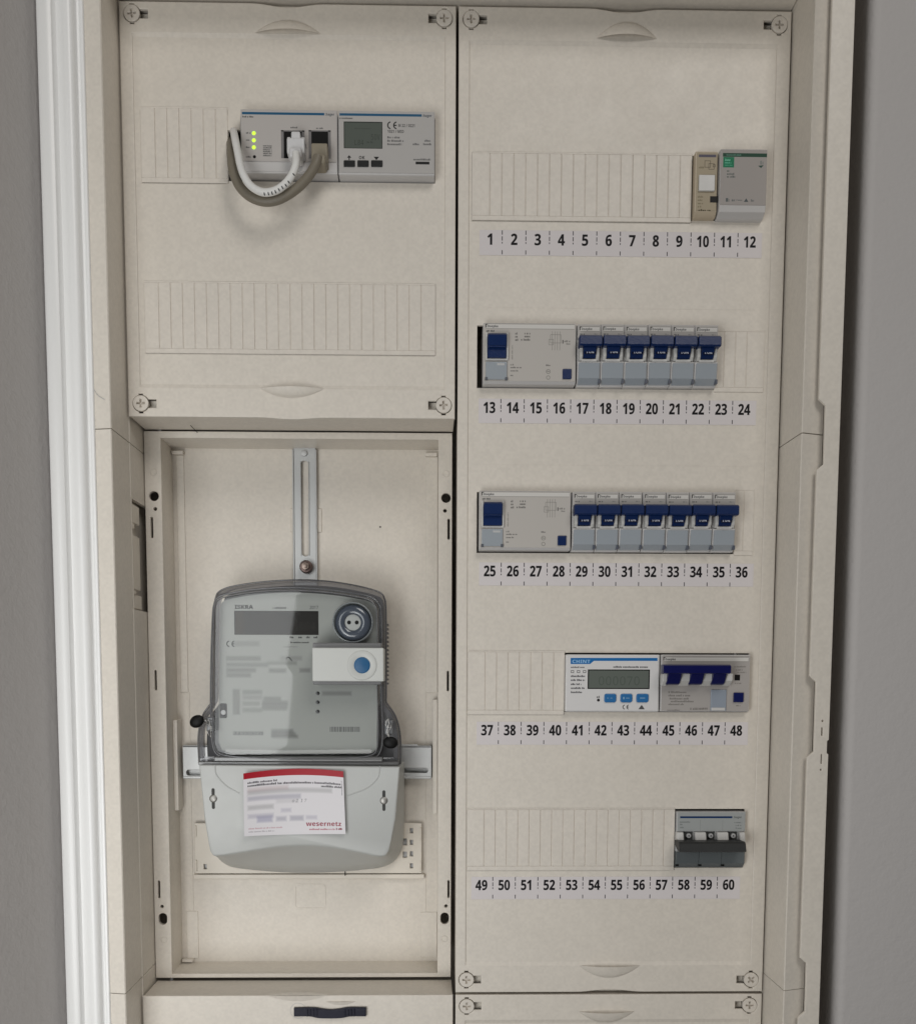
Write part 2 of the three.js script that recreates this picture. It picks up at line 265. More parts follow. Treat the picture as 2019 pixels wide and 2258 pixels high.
const coverBL = cover('cover_plate', 'cream cover plate with dark blue sliding latch below the meter field', [-249, -1, -900, -751], [-239.8, -9.2, -890, -790], [], []);
mesh('finger_grip', [grid(24, 6, (u, v) => { const s = 2 * u - 1, e = 1 - s * s; return [-150 + 48 * u, -750.9 - 4.6 * e * (1 - v), 0.15 + 1.5 * e * v]; }), grid(24, 6, (u, v) => { const s = 2 * u - 1, e = Math.sqrt(Math.max(0, 1 - s * s)); return [-150 + 50 * u, -751 + 1.3 * e * Math.sin(v * Math.PI), -11 * e * v + 0.2]; }), grid(16, 4, (u, v) => { const s = 2 * u - 1, e = 1 - s * s; return [-103 + 24 * u, -756 - 3 * e * (1 - v), 0.1 + 1.2 * e * v]; })], M.cover, coverBL);
{
  const up = smooth([[-128.2, -760.3], [-112, -760.2], [-106, -761.2], [-99.5, -761.9], [-92, -761.3], [-86, -760.2], [-70.6, -760.2]], 4), dn = smooth([[-70.6, -767.3], [-84, -767.4], [-90, -768.6], [-109, -768.6], [-115, -767.3], [-128.2, -767.2]], 4);
  const l = mesh('latch', ext(poly([...up, ...dn].map((p) => [p[0], p[1]]).reverse()), 0, 3.4, 0.5, 2), plastic(0.008, 0.009, 0.022, 0.45, { specularIntensity: 0.5 }), coverBL);
  mesh('latch_rib', [-118, -115.5, -113, -110.5, -88, -85.5, -83, -80.5].map((x) => rb(x, x + 1.1, -767, -761, 3.2, 4.2, 0.3)), plastic(0.008, 0.009, 0.022, 0.45, { specularIntensity: 0.5 }), l);
  mesh('round_mark', new THREE.TorusGeometry(6.3, 0.16, 6, 40).translate(-125.2, -763.4, 0.05), M.grey, coverBL);
}

// ------------------------------------------------------------------ meter field: frame, plate, rail, crossbar
const field = thing('meter_field', 'cream recessed meter tray with pierced side flanges', 'meter tray', [-125, -749, -80]);
const fh = [];
for (const [x, s] of [[-242.6, 1], [-6.9, -1]]) { fh.push(circP(x, -351, 3.9, 24), circP(x + s * 0.8, -361.2, 1.5, 14), rrectP(x - s * 2.2 - 0.95, x - s * 2.2 + 0.95, -384.4, -367.6, 0.9, 3), rrectP(x - s * 1.9 - 0.85, x - s * 1.9 + 0.85, -507.6, -491, 0.8, 3), rrectP(x - s * 2.9 - 0.85, x - s * 2.9 + 0.85, -681.2, -666, 0.8, 3), circP(x - s * 0.8, -688, 1.4, 14), rrectP(x - 3.8, x + 3.2, -703.5, -693.6, 3.4, 4)); }
mesh('flange', ext(poly(rectP(-249.7, -2, -749, -299.7), [rectP(-236.3, -13.2, -745.6, -305).reverse(), ...fh.map((h) => h.reverse())]), -44, -40, 0.3), M.liner, field);
mesh('boss_ring', [[-242.5, -332], [-6.9, -332], [-242.4, -716.2], [-7.4, -716]].map(([x, y]) => new THREE.TorusGeometry(2.5, 0.32, 6, 28).translate(x, y, -39.95)), M.liner, field);
mesh('tray_wall', [bx(-238.8, -236.3, -748, -303, -76, -43.5), bx(-13.2, -10.7, -748, -303, -76, -43.5), bx(-236.3, -13.2, -748.2, -745.6, -76, -43.5), bx(-236.3, -13.2, -305, -302.4, -76, -43.5)], M.liner, field);
mesh('back_plate', [bx(-238, -11, -748, -303, -79, -75)], M.cover, field);
mesh('plate_step', [rb(-233, -226.6, -509.6, -311, -76, -73.8, 0.5), rb(-23.6, -13.4, -509.4, -311, -76, -73.6, 0.5), rb(-232, -222, -742.5, -700.4, -76, -74, 0.5), rb(-27.8, -13.4, -742, -701.6, -76, -74, 0.5), rb(-227, -225.8, -700.6, -509, -76, -74.4, 0.3), rb(-24, -22.9, -701.6, -509, -76, -74.4, 0.3), rb(-235.5, -226, -311, -308.2, -76, -69, 0.5), rb(-24, -14, -311, -308.2, -76, -70, 0.5), rb(-235.5, -226, -744.6, -742, -76, -69, 0.5)], M.liner, field);
mesh('guide_rail', [rb(-236.2, -232.6, -609.6, -532.6, -73, -58, 0.6)], M.liner, field); mesh('guide_rail', [rb(-17.4, -13.4, -613, -515, -73, -62, 0.6)], M.liner, field);
mesh('cable_knockout', ext(poly(rrectP(-137.6, -110.8, -698.4, -676.6, 3.5, 5), [rrectP(-137, -111.4, -697.8, -677.2, 3.1, 5).reverse()]), -75.2, -74.5), M.liner, field);
mesh('rail_bulge', [rb(-138, -134, -374, -354, -75.6, -73.8, 1.6), rb(-115.4, -111.4, -374, -354, -75.6, -73.8, 1.6)], M.cover, field);
mesh('pin_hole', cyl(-62.1, -369.1, -75.3, -74.9, 0.75, 14, 0.05), M.dark, field);
mesh('panel_split', [bx(-207, -206.5, -300.9, -300.6, -40, -18)], M.dark, field);
// lower terminal tray behind the meter
{
  const t = thing('terminal_tray', 'cream slotted plastic tray clipped to the plate behind the meter foot', 'tray', [-125, -667.5, -75]);
  const holes = [[-35.6, -628.7], [-35.6, -638.9], [-35.6, -648.9], [-35.6, -659.5], [-213.7, -660]].map(([x, y]) => rectP(x - 1.3, x + 1.3, y - 2.2, y + 2.2)).concat([rectP(-43, -39.6, -641.5, -635.5), rectP(-43, -39.6, -652.4, -647)]);
  mesh('tray_plate', ext(poly(rectP(-222.5, -26.8, -666, -622), holes.map((h) => h.reverse())), -71.5, -69, 0.4, 2), M.tray, t);
  mesh('tray_foot', rb(-224.5, -24.5, -671.2, -667.1, -75, -70, 0.7), M.tray, t);
  mesh('tray_lip', [rb(-222, -220.6, -634, -624, -70, -67.6, 0.4), rb(-222, -220.6, -664, -654, -70, -67.6, 0.4), rb(-28.4, -27, -636, -626, -70, -67.6, 0.4), rb(-28.4, -27, -664, -655, -70, -67.6, 0.4)], M.tray, t);
  mesh('tray_back', bx(-222, -27, -666, -622.5, -74.9, -72.5), M.grey, t);
  mesh('gate_mark', bx(-93.5, -92.6, -668, -663.5, -69.1, -68.8), M.dark, t);
}
{
  const r = thing('hanging_rail', 'zinc-plated slotted hanging rail above the electricity meter', 'rail', [-125, -412, -75]);
  mesh('rail_bar', ext(poly(rrectP(-134.4, -116, -425, -303.6, 0.6, 2), [rrectP(-128.2, -122, -394.4, -315, 3, 4).reverse()]), -73.2, -71.4, 0.3, 2), M.steel, r);
  mesh('rail_flank', [rb(-135.4, -134.2, -425, -306, -74.8, -70.2, 0.4), rb(-116.2, -115, -425, -306, -74.8, -70.2, 0.4)], M.steel, r);
  mesh('slot_edge', [rb(-128.9, -128.1, -394, -316, -71.6, -70.6, 0.3), rb(-122.1, -121.3, -394, -316, -71.6, -70.6, 0.3)], M.steel, r);
  mesh('screw', cyl(-125.2, -309.2, -71.5, -69.8, 2.6, 20), M.steel, r);
  const b = mesh('bolt', [cyl(-124, -403.8, -71.5, -64, 5.4, 28, 0.8)], mat(0.14, 0.1, 0.09, { metalness: 0.9, roughness: 0.4 }), r);
  mesh('bolt_head', [cyl(-124, -403.8, -64.1, -60, 3.4, 6, 0.4), cyl(-124, -403.8, -60.1, -58.6, 1.8, 16)], mat(0.28, 0.22, 0.19, { metalness: 0.9, roughness: 0.35 }), b);
  const c = thing('meter_crossbar', 'zinc-plated crossbar with long slots behind the electricity meter', 'crossbar', [-124, -583, -75]);
  mesh('bar', ext(poly(rectP(-230.4, -18.4, -583, -555), [rrectP(-227.6, -190, -580.4, -575.6, 2, 3).reverse(), rrectP(-60, -21.4, -578, -573.8, 2, 3).reverse()]), -68, -66, 0.3, 2), M.steel, c);
  mesh('bar_fold', [rb(-230.4, -18.4, -583.2, -581, -74, -65.6, 0.5), rb(-230.4, -18.4, -556.6, -554.6, -74, -66, 0.5), rb(-44.5, -30, -554.8, -553.4, -70, -66, 0.4)], M.steel, c);
  mesh('bar_back', bx(-229.6, -19.2, -581, -556, -74.2, -73.2), M.steel, c);
}

// ------------------------------------------------------------------ number strips
const ONES = ['', 'one', 'two', 'three', 'four', 'five', 'six', 'seven', 'eight', 'nine', 'ten', 'eleven', 'twelve', 'thirteen', 'fourteen', 'fifteen', 'sixteen', 'seventeen', 'eighteen', 'nineteen'], TENS = ['', '', 'twenty', 'thirty', 'forty', 'fifty', 'sixty'];
const word = (n) => (n < 20 ? ONES[n] : TENS[(n / 10) | 0] + (n % 10 ? '-' + ONES[n % 10] : ''));
const bodyGrey = '#b9b4b0';
[[1, 34.35, 17.9, -159.5, -177.8], [13, 34.25, 17.84, -283.5, -301.8], [25, 35.35, 17.88, -407.3, -425], [37, 34.05, 17.93, -531, -549.2], [49, 30.45, 18, -654.8, -673]].forEach(([n0, xd, p, y1, y0]) => {
  const x0 = xd - 17.1, x1 = xd + 10 * p + 18.4, w = x1 - x0, h = y1 - y0;
  const tex = canvasTex(w, h, 9, (g) => {
    g.fillStyle = '#d8d2d2'; g.fillRect(0, 0, w, h);
    for (let i = 0; i < 12; i++) {
      const xc = i < 11 ? xd + p * i - p / 2 - x0 : xd + p * 10.5 - x0;
      text(g, String(n0 + i), xc + 0.1, 10.6, 11.2, '#0a090d', { align: 'center', sx: n0 + i < 10 ? 0.86 : 0.78, heavy: 2.5 });
      if (i < 11) { const xx = xd + p * i - x0; g.fillStyle = '#2c2a30'; for (const [a, b] of [[0.2, 3.3], [4.5, 7.6], [8.6, 9.8], [14.6, 17.6]]) g.fillRect(xx - 0.3, a, 0.6, b - a); }
    }
  });
  single('number_strip', ext(poly(rectP(x0, x1, y0, y1)), -1.05, -0.82), printMat(tex, { roughness: 0.6 }), `white paper strip printed with numbers ${word(n0)} to ${word(n0 + 11)}`, 'number strip', [(x0 + x1) / 2, y0, -1.05], 'number strips under the device rows', { uv: [x0, x1, y0, y1] });
});

// ------------------------------------------------------------------ upper left row: two modules and two patch cables
function hagerHead(g, w) { g.fillStyle = '#24587a'; g.fillRect(0.6, 1.5, w - 9.5, 1.7); text(g, ':hager', w - 8.4, 3.3, 2.5, '#3c4650', { sx: 0.9 }); }
function moduleBody(x0, x1, yt, yb, zf, ch = 5) { if (ch < 2) return profX([[yt, -38], [yt, zf - 0.6], [yt - 0.6, zf], [yb + ch, zf], [yb + ch * 0.3, zf - ch * 0.4], [yb, zf - ch], [yb, -38]].reverse(), x0, x1, 0.35); return profX([[yt, -38], [yt, zf - 0.6], [yt - 0.6, zf], [yb + ch, zf], [yb + ch * 0.45, zf - 1.4], [yb + 0.4, zf - ch + 0.6], [yb, zf - ch - 1.4], [yb, -38]].reverse(), x0, x1, 0.35); }
{
  const x0 = -159.4, x1 = -88.5, yt = -80.4, yb = -125.4, zf = 9;
  const t = thing('network_module', 'grey module with three lit green lamps and two network sockets', 'module', [(x0 + x1) / 2, yb, -38]);
  mesh('body', moduleBody(x0, x1, yt, yb, zf - 0.2, 1.2), M.device, t);
  const port = (u0, v0, u1, v1) => { const a = at('D1', u0, v0, zf), b = at('D1', u1, v1, zf); return [a[0], b[0], b[1], a[1]]; };
  const p1 = port(482, 250, 676, 482), p2 = port(708, 250, 890, 484);
  const fx0 = x0 + 0.6, fx1 = x1 - 0.5, fy0 = -117.2, fy1 = yt - 0.9, w = fx1 - fx0, h = fy1 - fy0;
  const tex = canvasTex(w, h, 10, (g) => {
    g.fillStyle = bodyGrey; g.fillRect(0, 0, w, h); hagerHead(g, w); micro(g, 0.9, 4.2, 8, 1.2, '#444');
    for (const [v, l] of [[272, 3.4], [330, 2.6], [390, 2.8], [468, 3.6]]) { const q = at('D1', 196, v, zf); micro(g, q[0] - fx0, fy1 - q[1] - 0.6, l, 1.2, '#555'); }
    for (let i = 0; i < 6; i++) { const q = at('D1', 336, 378 + i * 16, zf); micro(g, q[0] - fx0, fy1 - q[1] - 0.5, 6.3, 1, '#444', 0.85); }
    const q1 = at('D1', 560, 228, zf), q2 = at('D1', 770, 234, zf); micro(g, q1[0] - fx0, fy1 - q1[1] - 0.6, 5, 1.2, '#555'); micro(g, q2[0] - fx0, fy1 - q2[1] - 0.6, 5, 1.2, '#555');
  });
  mesh('face_panel', ext(poly(rectP(fx0, fx1, fy0, fy1), [rectP(...p1).reverse(), rectP(...p2).reverse()]), zf - 0.19, zf + 0.25, 0.12), printMat(tex), t, { uv: [fx0, fx1, fy0, fy1] });
  mesh('base_strip', rb(fx0, fx1, -124.3, fy0 - 0.35, zf - 1, zf + 0.2, 0.5), M.device, t);
  const led = new THREE.MeshStandardMaterial({ color: 0x9ad030, emissive: new THREE.Color().setRGB(0.62, 1, 0.08), emissiveIntensity: 1.0 });
  for (const v of [275, 333, 391]) { const [x, y] = at('D1', 260, v, zf); mesh('indicator_lamp', lathe(x, y, [[0, zf + 0.9], [0.8, zf + 0.75], [1.35, zf + 0.35], [1.5, zf + 0.1]].reverse(), 20), led, t); }
  { const [x, y] = at('D1', 265, 468, zf); mesh('reset_hole', cyl(x, y, zf + 0.2, zf + 0.34, 1.15, 18, 0.05), M.black, t); }
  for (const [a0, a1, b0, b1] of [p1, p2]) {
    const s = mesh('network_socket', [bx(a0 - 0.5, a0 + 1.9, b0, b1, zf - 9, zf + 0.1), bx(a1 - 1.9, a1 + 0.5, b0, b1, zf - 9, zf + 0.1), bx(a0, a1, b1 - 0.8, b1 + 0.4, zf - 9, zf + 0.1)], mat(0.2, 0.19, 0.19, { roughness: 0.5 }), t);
    mesh('mouth_shade_panel', bx(a0 + 1.9, a1 - 1.9, b0, b1 - 0.8, zf - 0.1, zf + 0.1), M.black, s);  // flat black panel, paints the shade inside the open socket
  }
}
{
  const x0 = -87.7, x1 = -16.8, yt = -80.4, yb = -125.6, zf = 9;
  const t = thing('energy_meter_module', 'grey module with small display above three dark buttons', 'module', [(x0 + x1) / 2, yb, -38]);
  mesh('body', moduleBody(x0, x1, yt, yb, zf - 0.2, 1.2), M.device, t);
  const fx0 = x0 + 0.4, fx1 = x1 - 0.6, fy0 = -124.4, fy1 = yt - 0.9, w = fx1 - fx0, h = fy1 - fy0, L = (u, v) => { const q = at('D1', u, v, zf); return [q[0] - fx0, fy1 - q[1]]; };
  const a = at('D1', 995, 178, zf), b = at('D1', 1311, 402, zf);
  const tex = canvasTex(w, h, 10, (g) => {
    g.fillStyle = '#b4b1ae'; g.fillRect(0, 0, w, h); hagerHead(g, w); micro(g, 0.6, 4.3, 9.5, 1.2, '#444');
    ceMark(g, ...L(1352, 180), 5.2, '#222'); text(g, 'M 22 / 0221', ...L(1440, 224), 2.9, '#444', { sx: 0.8 }); text(g, '1021 / MID', ...L(1352, 272), 2.9, '#444', { sx: 0.82 });
    for (const [u, v, l] of [[1352, 300, 9], [1352, 328, 12], [1352, 356, 11], [1655, 328, 4.5], [1560, 356, 4.5], [1645, 356, 6]]) { const q = L(u, v); micro(g, q[0], q[1], l, 1.5, '#555'); }
    text(g, 'OK', ...L(1118, 488), 3.2, '#222'); let q = L(1240, 468); g.fillStyle = '#222'; g.beginPath(); g.moveTo(q[0], q[1]); g.lineTo(q[0] + 4, q[1]); g.lineTo(q[0] + 2, q[1] + 2.4); g.fill();
    q = L(1022, 490); g.beginPath(); g.moveTo(q[0], q[1] - 1.2); g.lineTo(q[0] + 3.2, q[1] - 1.2); g.lineTo(q[0] + 1.6, q[1] - 3); g.fill(); g.fillRect(q[0] + 1.2, q[1] - 1.2, 0.8, 1.6);
    q = L(1565, 482); micro(g, q[0], q[1], 12.5, 1.4, '#555'); q = L(1583, 508); g.fillStyle = '#1c1c1c'; g.fillRect(q[0], q[1], 10.2, 1.9);
  });
  mesh('face_panel', ext(poly(rectP(fx0, fx1, fy0, fy1), [rectP(a[0], b[0], b[1], a[1]).reverse()]), zf - 0.19, zf + 0.25, 0.12), printMat(tex), t, { uv: [fx0, fx1, fy0, fy1] });
  const dw = b[0] - a[0], dh = a[1] - b[1];
  const lcd = canvasTex(dw, dh, 12, (g) => { g.fillStyle = '#5c625c'; g.fillRect(0, 0, dw, dh); g.strokeStyle = '#2a2c2a'; g.lineWidth = 1; g.strokeRect(0, 0, dw, dh); micro(g, 8, 4.2, 12, 0.8, '#444', 0.5); text(g, '50V', dw - 8.5, 12.4, 5.4, '#474c47', { style: '', font: 'monospace', sx: 0.7 }); text(g, 'L84', 7.5, dh - 2.6, 5, '#444944', { style: '', font: 'monospace', sx: 0.8 }); micro(g, 17, dh - 5.4, 5, 1.4, '#474c47', 0.7); });
  mesh('display', bx(a[0], b[0], b[1], a[1], zf - 0.9, zf - 0.15), printMat(lcd, { roughness: 0.2 }), t, { uv: [a[0], b[0], b[1], a[1]] });
  for (const [u0, u1] of [[995, 1088], [1107, 1200], [1219, 1313]]) { const p = at('D1', u0, 500, zf), q = at('D1', u1, 553, zf); mesh('button', rb(p[0], q[0], q[1], p[1], zf, zf + 1.2, 0.55, 3), plastic(0.016, 0.017, 0.017, 0.5, { specularIntensity: 0.5 }), t); }
}
const cablePts = (list) => list.map(([u, v, z]) => [...at('D1', u, v, z), z]);
{
  const t = thing('patch_cable', 'white patch cable looping from the cover opening to the first socket', 'cable', [-140, -165, 10], 'patch cables');
  const jk = canvasTex(60, 4, 16, (g) => { g.fillStyle = '#e2e1de'; g.fillRect(0, 0, 60, 4); for (const x of [41, 42.2, 43.3, 44.4, 45.6, 46.8, 48, 49.2, 51.8]) { g.fillStyle = '#2a2a2a'; g.fillRect(x, 1.45 + rnd() * 0.2, 0.32, 0.5); } });
  mesh('lead', tube(cablePts([[92, 262, -14], [96, 268, 4], [108, 330, 16], [128, 430, 21], [150, 540, 24], [178, 620, 26], [235, 705, 27], [335, 758, 28], [440, 742, 29], [525, 680, 30], [580, 600, 30], [605, 520, 29], [604, 440, 26]]), 2.75, 90, 14), printMat(jk, { roughness: 0.42 }), t, { keep: true });
  const c = at('D1', 596, 360, 22), ring = (w, h, y, r = 0.8) => rrectP(c[0] - w / 2, c[0] + w / 2, y - h / 2, y + h / 2, r, 3);
  mesh('plug_boot', [rb(c[0] - 6.3, c[0] + 6.6, c[1] - 5.4, c[1] + 5.6, 7, 20, 1.3, 3), rb(c[0] - 3.2, c[0] + 3.4, c[1] + 3, c[1] + 10.4, 8, 19, 1.1, 3), rb(c[0] - 6.3, c[0] - 3.6, c[1] + 2, c[1] + 7, 8, 18, 0.8), rb(c[0] + 3.8, c[0] + 6.6, c[1] + 2, c[1] + 7, 8, 18, 0.8), rb(c[0] - 4.4, c[0] + 4.9, c[1] - 10.2, c[1] - 3, 10, 24, 2, 3)], mat(0.66, 0.655, 0.66, { roughness: 0.4 }), t);
  const t2 = thing('patch_cable', 'thicker grey-brown patch cable looping behind the white one to the second socket', 'cable', [-130, -172, 8], 'patch cables');
  const gm = mat(0.2, 0.175, 0.135, { roughness: 0.5 });
  mesh('lead', tube(cablePts([[70, 330, -14], [74, 380, 2], [78, 470, 12], [92, 590, 16], [140, 705, 18], [225, 790, 19], [340, 832, 20], [440, 822, 21], [545, 772, 22], [640, 700, 23], [715, 615, 24], [765, 530, 25], [785, 470, 24]]), 3.5, 90, 14), gm, t2);
  const d = at('D1', 790, 410, 22);
  mesh('plug_boot', [rb(d[0] - 5.8, d[0] + 6, d[1] - 7.5, d[1] + 6.5, 7, 19, 1.1, 3), rb(d[0] - 4.6, d[0] + 5.2, d[1] - 11, d[1] - 4, 10, 25, 2.2, 3)], mat(0.27, 0.235, 0.175, { roughness: 0.5 }), t2);
}

// ------------------------------------------------------------------ first right row: beige switch module and grey module with green head
{
  const x0 = 177.8, x1 = 194.4, yt = -104.6, yb = -151, zf = 6.5, L = (u, v) => at('D6', u, v, zf);
  const t = thing('remote_switch', 'narrow beige module with a white square push button', 'module', [(x0 + x1) / 2, yb, -38]);
  mesh('body', moduleBody(x0, x1, yt, yb, zf - 0.2, 3.2), plastic(0.5, 0.42, 0.31, 0.5), t);
  const fx0 = x0 + 0.9, fx1 = x1 - 0.5, fy0 = yb + 3.6, fy1 = yt - 1, w = fx1 - fx0, h = fy1 - fy0, P = (u, v) => { const q = L(u, v); return [q[0] - fx0, fy1 - q[1]]; };
  const tex = canvasTex(w, h, 14, (g) => {
    g.fillStyle = '#a69a84'; g.fillRect(0, 0, w, h); let q = P(330, 255); g.fillStyle = '#565260'; g.fillRect(q[0], q[1], 13, 1.9);
    g.strokeStyle = '#5c5344'; g.lineWidth = 0.35; q = P(440, 370); g.strokeRect(q[0], q[1], 4.2, 4.6); g.strokeRect(q[0] + 3, q[1] + 2, 4, 4); q = P(590, 440); g.strokeRect(q[0], q[1], 1.6, 1.6);
    for (const [u, v, l] of [[330, 475, 4], [310, 1010, 4], [310, 1070, 3.4], [310, 1130, 4], [310, 1190, 3]]) { q = P(u, v); micro(g, q[0], q[1], l, 1.3, '#63583f', 0.6); }
    q = P(320, 1250); micro(g, q[0], q[1], 9.5, 2, '#4c4330', 0.9);
  });
  mesh('face_panel', rb(fx0, fx1, fy0, fy1, zf - 0.5, zf + 0.15, 0.12), printMat(tex), t, { uv: [fx0, fx1, fy0, fy1] });
  const a = L(325, 640), b = L(610, 938); mesh('push_button', rb(a[0], b[0], b[1], a[1], zf, zf + 1.7, 0.5, 3), M.lightGrey, t);
  const c = L(535, 1018), d = L(672, 1132); mesh('slide_slot', bx(c[0], d[0], d[1], c[1], zf + 0.1, zf + 0.3), M.black, t);
}
{
  const x0 = 195.4, x1 = 230.4, yt = -104.4, yb = -152, zf = 10, L = (u, v) => at('D6', u, v, zf);
  const t = thing('control_module', 'grey module with green head stripe and green square', 'module', [(x0 + x1) / 2, yb, -38]);
  mesh('body', moduleBody(x0, x1, yt, yb, zf - 0.2, 7), M.device, t);
  const fx0 = x0 + 0.4, fx1 = x1 - 0.4, fy0 = yb + 7.4, fy1 = yt - 0.8, w = fx1 - fx0, h = fy1 - fy0, P = (u, v) => { const q = L(u, v); return [q[0] - fx0, fy1 - q[1]]; };
  const tex = canvasTex(w, h, 12, (g) => {
    g.fillStyle = '#a09a96'; g.fillRect(0, 0, w, h); let q = P(770, 228), r = P(1600, 290); g.fillStyle = '#0b3f2c'; g.fillRect(q[0], q[1], w - q[0], 2.6); micro(g, q[0] + 2.6, q[1] + 0.7, 11, 1.1, '#8fb3a2', 0.6);
    q = P(775, 300); g.fillStyle = '#08734f'; g.fillRect(q[0], q[1], 8.2, 7.4); text(g, 'Zone', q[0] + 1.2, q[1] + 2.8, 2, '#8fd8bd', { sx: 0.9 }); micro(g, q[0] + 1.2, q[1] + 3.6, 5, 1, '#8fd8bd', 0.7); micro(g, q[0] + 1.2, q[1] + 5.4, 5.6, 0.8, '#8fd8bd', 0.5);
    q = P(1410, 420); g.fillStyle = '#22443a'; g.beginPath(); g.moveTo(q[0], q[1] + 1.6); g.lineTo(q[0] + 4.2, q[1] + 1.2); g.lineTo(q[0] + 2.2, q[1] + 3.2); g.fill(); micro(g, q[0] + 1.5, q[1] - 2, 2.4, 2.8, '#5c6a66', 0.5);
    for (const [u, v, l] of [[840, 535, 2], [840, 590, 5.6], [840, 640, 6.2]]) { q = P(u, v); micro(g, q[0], q[1], l, 1.5, '#4c5452', 0.7); }
    q = P(820, 1050); micro(g, q[0], q[1], 2.6, 2.6, '#4a5254'); micro(g, q[0] + 4.4, q[1] + 0.5, 2.6, 1.8, '#5a6062'); micro(g, q[0] + 8, q[1] + 0.8, 4.4, 1, '#5a6062'); g.fillStyle = '#4a5254'; g.beginPath(); g.moveTo(q[0] + 13.6, q[1] + 2.6); g.lineTo(q[0] + 17, q[1] + 2.6); g.lineTo(q[0] + 15.3, q[1]); g.fill(); micro(g, q[0] + 18.8, q[1] + 0.6, 2.4, 1.8, '#5a6062');
  });
  mesh('face_panel', rb(fx0, fx1, fy0, fy1, zf - 0.5, zf + 0.15, 0.12), printMat(tex), t, { uv: [fx0, fx1, fy0, fy1] });
}

// ------------------------------------------------------------------ residual current devices (rows 2 and 3)
function brandStrip(g, x, y, w) { g.fillStyle = '#d2cfca'; g.fillRect(x, y, w, 2.9); g.fillStyle = '#222'; g.fillRect(x, y - 0.2, 0.7, 2.6); g.fillRect(x, y - 0.2, 1.6, 0.5); text(g, 'Doepke', x + 1.3, y + 2.2, 2.4, '#2c2c30', { sx: 0.95 }); g.fillStyle = '#77736e'; g.fillRect(x, y + 3, w, 0.22); g.fillRect(x, y - 0.5, w, 0.22); }
const rcdW = 70, rcdH = 46.4, rcdZ = 8;
const rcdTex = canvasTex(rcdW, rcdH, 10, (g) => {
  g.fillStyle = '#bdb8b2'; g.fillRect(0, 0, rcdW, rcdH); brandStrip(g, 1.6, 1.4, rcdW - 3);
  micro(g, 2.2, 5.6, 6, 1.3, '#444');
  for (const [x, y, l] of [[24, 7.2, 1.6], [31, 7, 4.4], [24, 9.4, 1.8], [31, 9.2, 4.2], [24, 11.8, 2.4], [28.4, 11.6, 7]]) micro(g, x, y, l, 1.6, '#5c5a58', 0.8);
  g.strokeStyle = '#77746f'; g.lineWidth = 0.25; for (let i = 0; i < 4; i++) { g.beginPath(); g.moveTo(52 + i * 1.9, 6.2); g.lineTo(52 + i * 1.9, 20); g.stroke(); } g.strokeRect(50.6, 8.6, 8, 6); g.strokeRect(49.4, 12, 3.4, 4);
  g.fillStyle = '#5a5856'; g.fillRect(59.6, 12.4, 0.8, 2.6); micro(g, 61, 12.6, 4.4, 1.4, '#6a6764', 0.7); micro(g, 62.6, 14.6, 3, 1.2, '#6a6764', 0.7);
  g.save(); g.translate(21.4, 27); g.rotate(-Math.PI / 2); micro(g, 0, 0, 11, 0.9, '#77746f', 0.7); g.restore();
  for (const [x, y, l] of [[20.6, 30.2, 2.4], [20.6, 32.2, 8.4], [20.6, 34.6, 6], [20.6, 38, 2], [47.4, 30.4, 3.4]]) micro(g, x, y, l, 1.2, '#5f5c59', 0.75);
  g.strokeStyle = '#77746f'; g.lineWidth = 0.35; g.beginPath(); g.arc(49.2, 35.6, 1.5, 0, 7); g.stroke(); g.beginPath(); g.arc(49.2, 40, 1.3, 0, 7); g.stroke(); micro(g, 48.2, 35, 2, 1, '#77746f');
});
const rcdFace = printMat(rcdTex), labelGlass = mat(0.35, 0.385, 0.42, { roughness: 0.2, clearcoat: 1, clearcoatRoughness: 0.06 });
function residualBreaker(label, x, y) {               // local millimetres from the lower left of the face
  const t = thing('residual_breaker', label, 'circuit breaker', [x, y, -38], 'residual current breakers', true), o = 38;
  mesh('body', profX([[rcdH, 0], [rcdH, o + rcdZ - 1.2], [rcdH - 0.8, o + rcdZ - 0.2], [3.3, o + rcdZ - 0.2], [1.8, o + rcdZ - 1.8], [1.8, 0]].reverse(), 0, rcdW, 0.3), M.device, t);
  const z = o + rcdZ; mesh('face_panel', rb(0.5, rcdW - 0.5, 3.6, rcdH - 0.9, z - 0.6, z + 0.15, 0.12), rcdFace, t, { uv: [0, rcdW, 0, rcdH] });
  mesh('toggle_guard', [rb(1.6, 3, 19, 38.5, z, z + 2.4, 0.5), rb(17.4, 18.8, 19, 38.5, z, z + 2.4, 0.5), rb(1.6, 18.8, 18.3, 19.6, z, z + 2, 0.4)], M.lightGrey, t);
  const tg = mesh('toggle', [profX([[36.6, z], [36.8, z + 5], [35.2, z + 6.6], [28, z + 5.2], [26.4, z + 3.6], [19.8, z + 3.4], [19.4, z]].reverse(), 3.1, 17.3, 0.6)], M.blue, t);
  mesh('toggle_ridge', rb(3.4, 17, 26.4, 27.6, z + 4, z + 6, 0.5), M.blue, tg);
  const lw = mesh('label_window', rb(1.9, 18, 4.4, 17.4, z, z + 1.5, 0.5, 3), labelGlass, t);
  mesh('window_tab', [bx(10.4, 16, 14.6, 16.2, z + 1.48, z + 1.6)], M.grey, lw); mesh('window_catch', [rb(1.4, 3.4, 3.7, 6, z + 0.6, z + 1.8, 0.3), rb(16.4, 18.4, 3.7, 6, z + 0.6, z + 1.8, 0.3)], plastic(0.1, 0.11, 0.13, 0.4), lw);
  mesh('test_button', rb(60, 66.7, 5.2, 12.6, z, z + 1.4, 0.5, 3), M.blue, t);
  return t;
}
residualBreaker('wide residual current breaker with one blue toggle above printed numbers thirteen to sixteen', 20, -276.6);
residualBreaker('wide residual current breaker with one blue toggle above printed numbers twenty-five to twenty-eight', 17.7, -400.6);

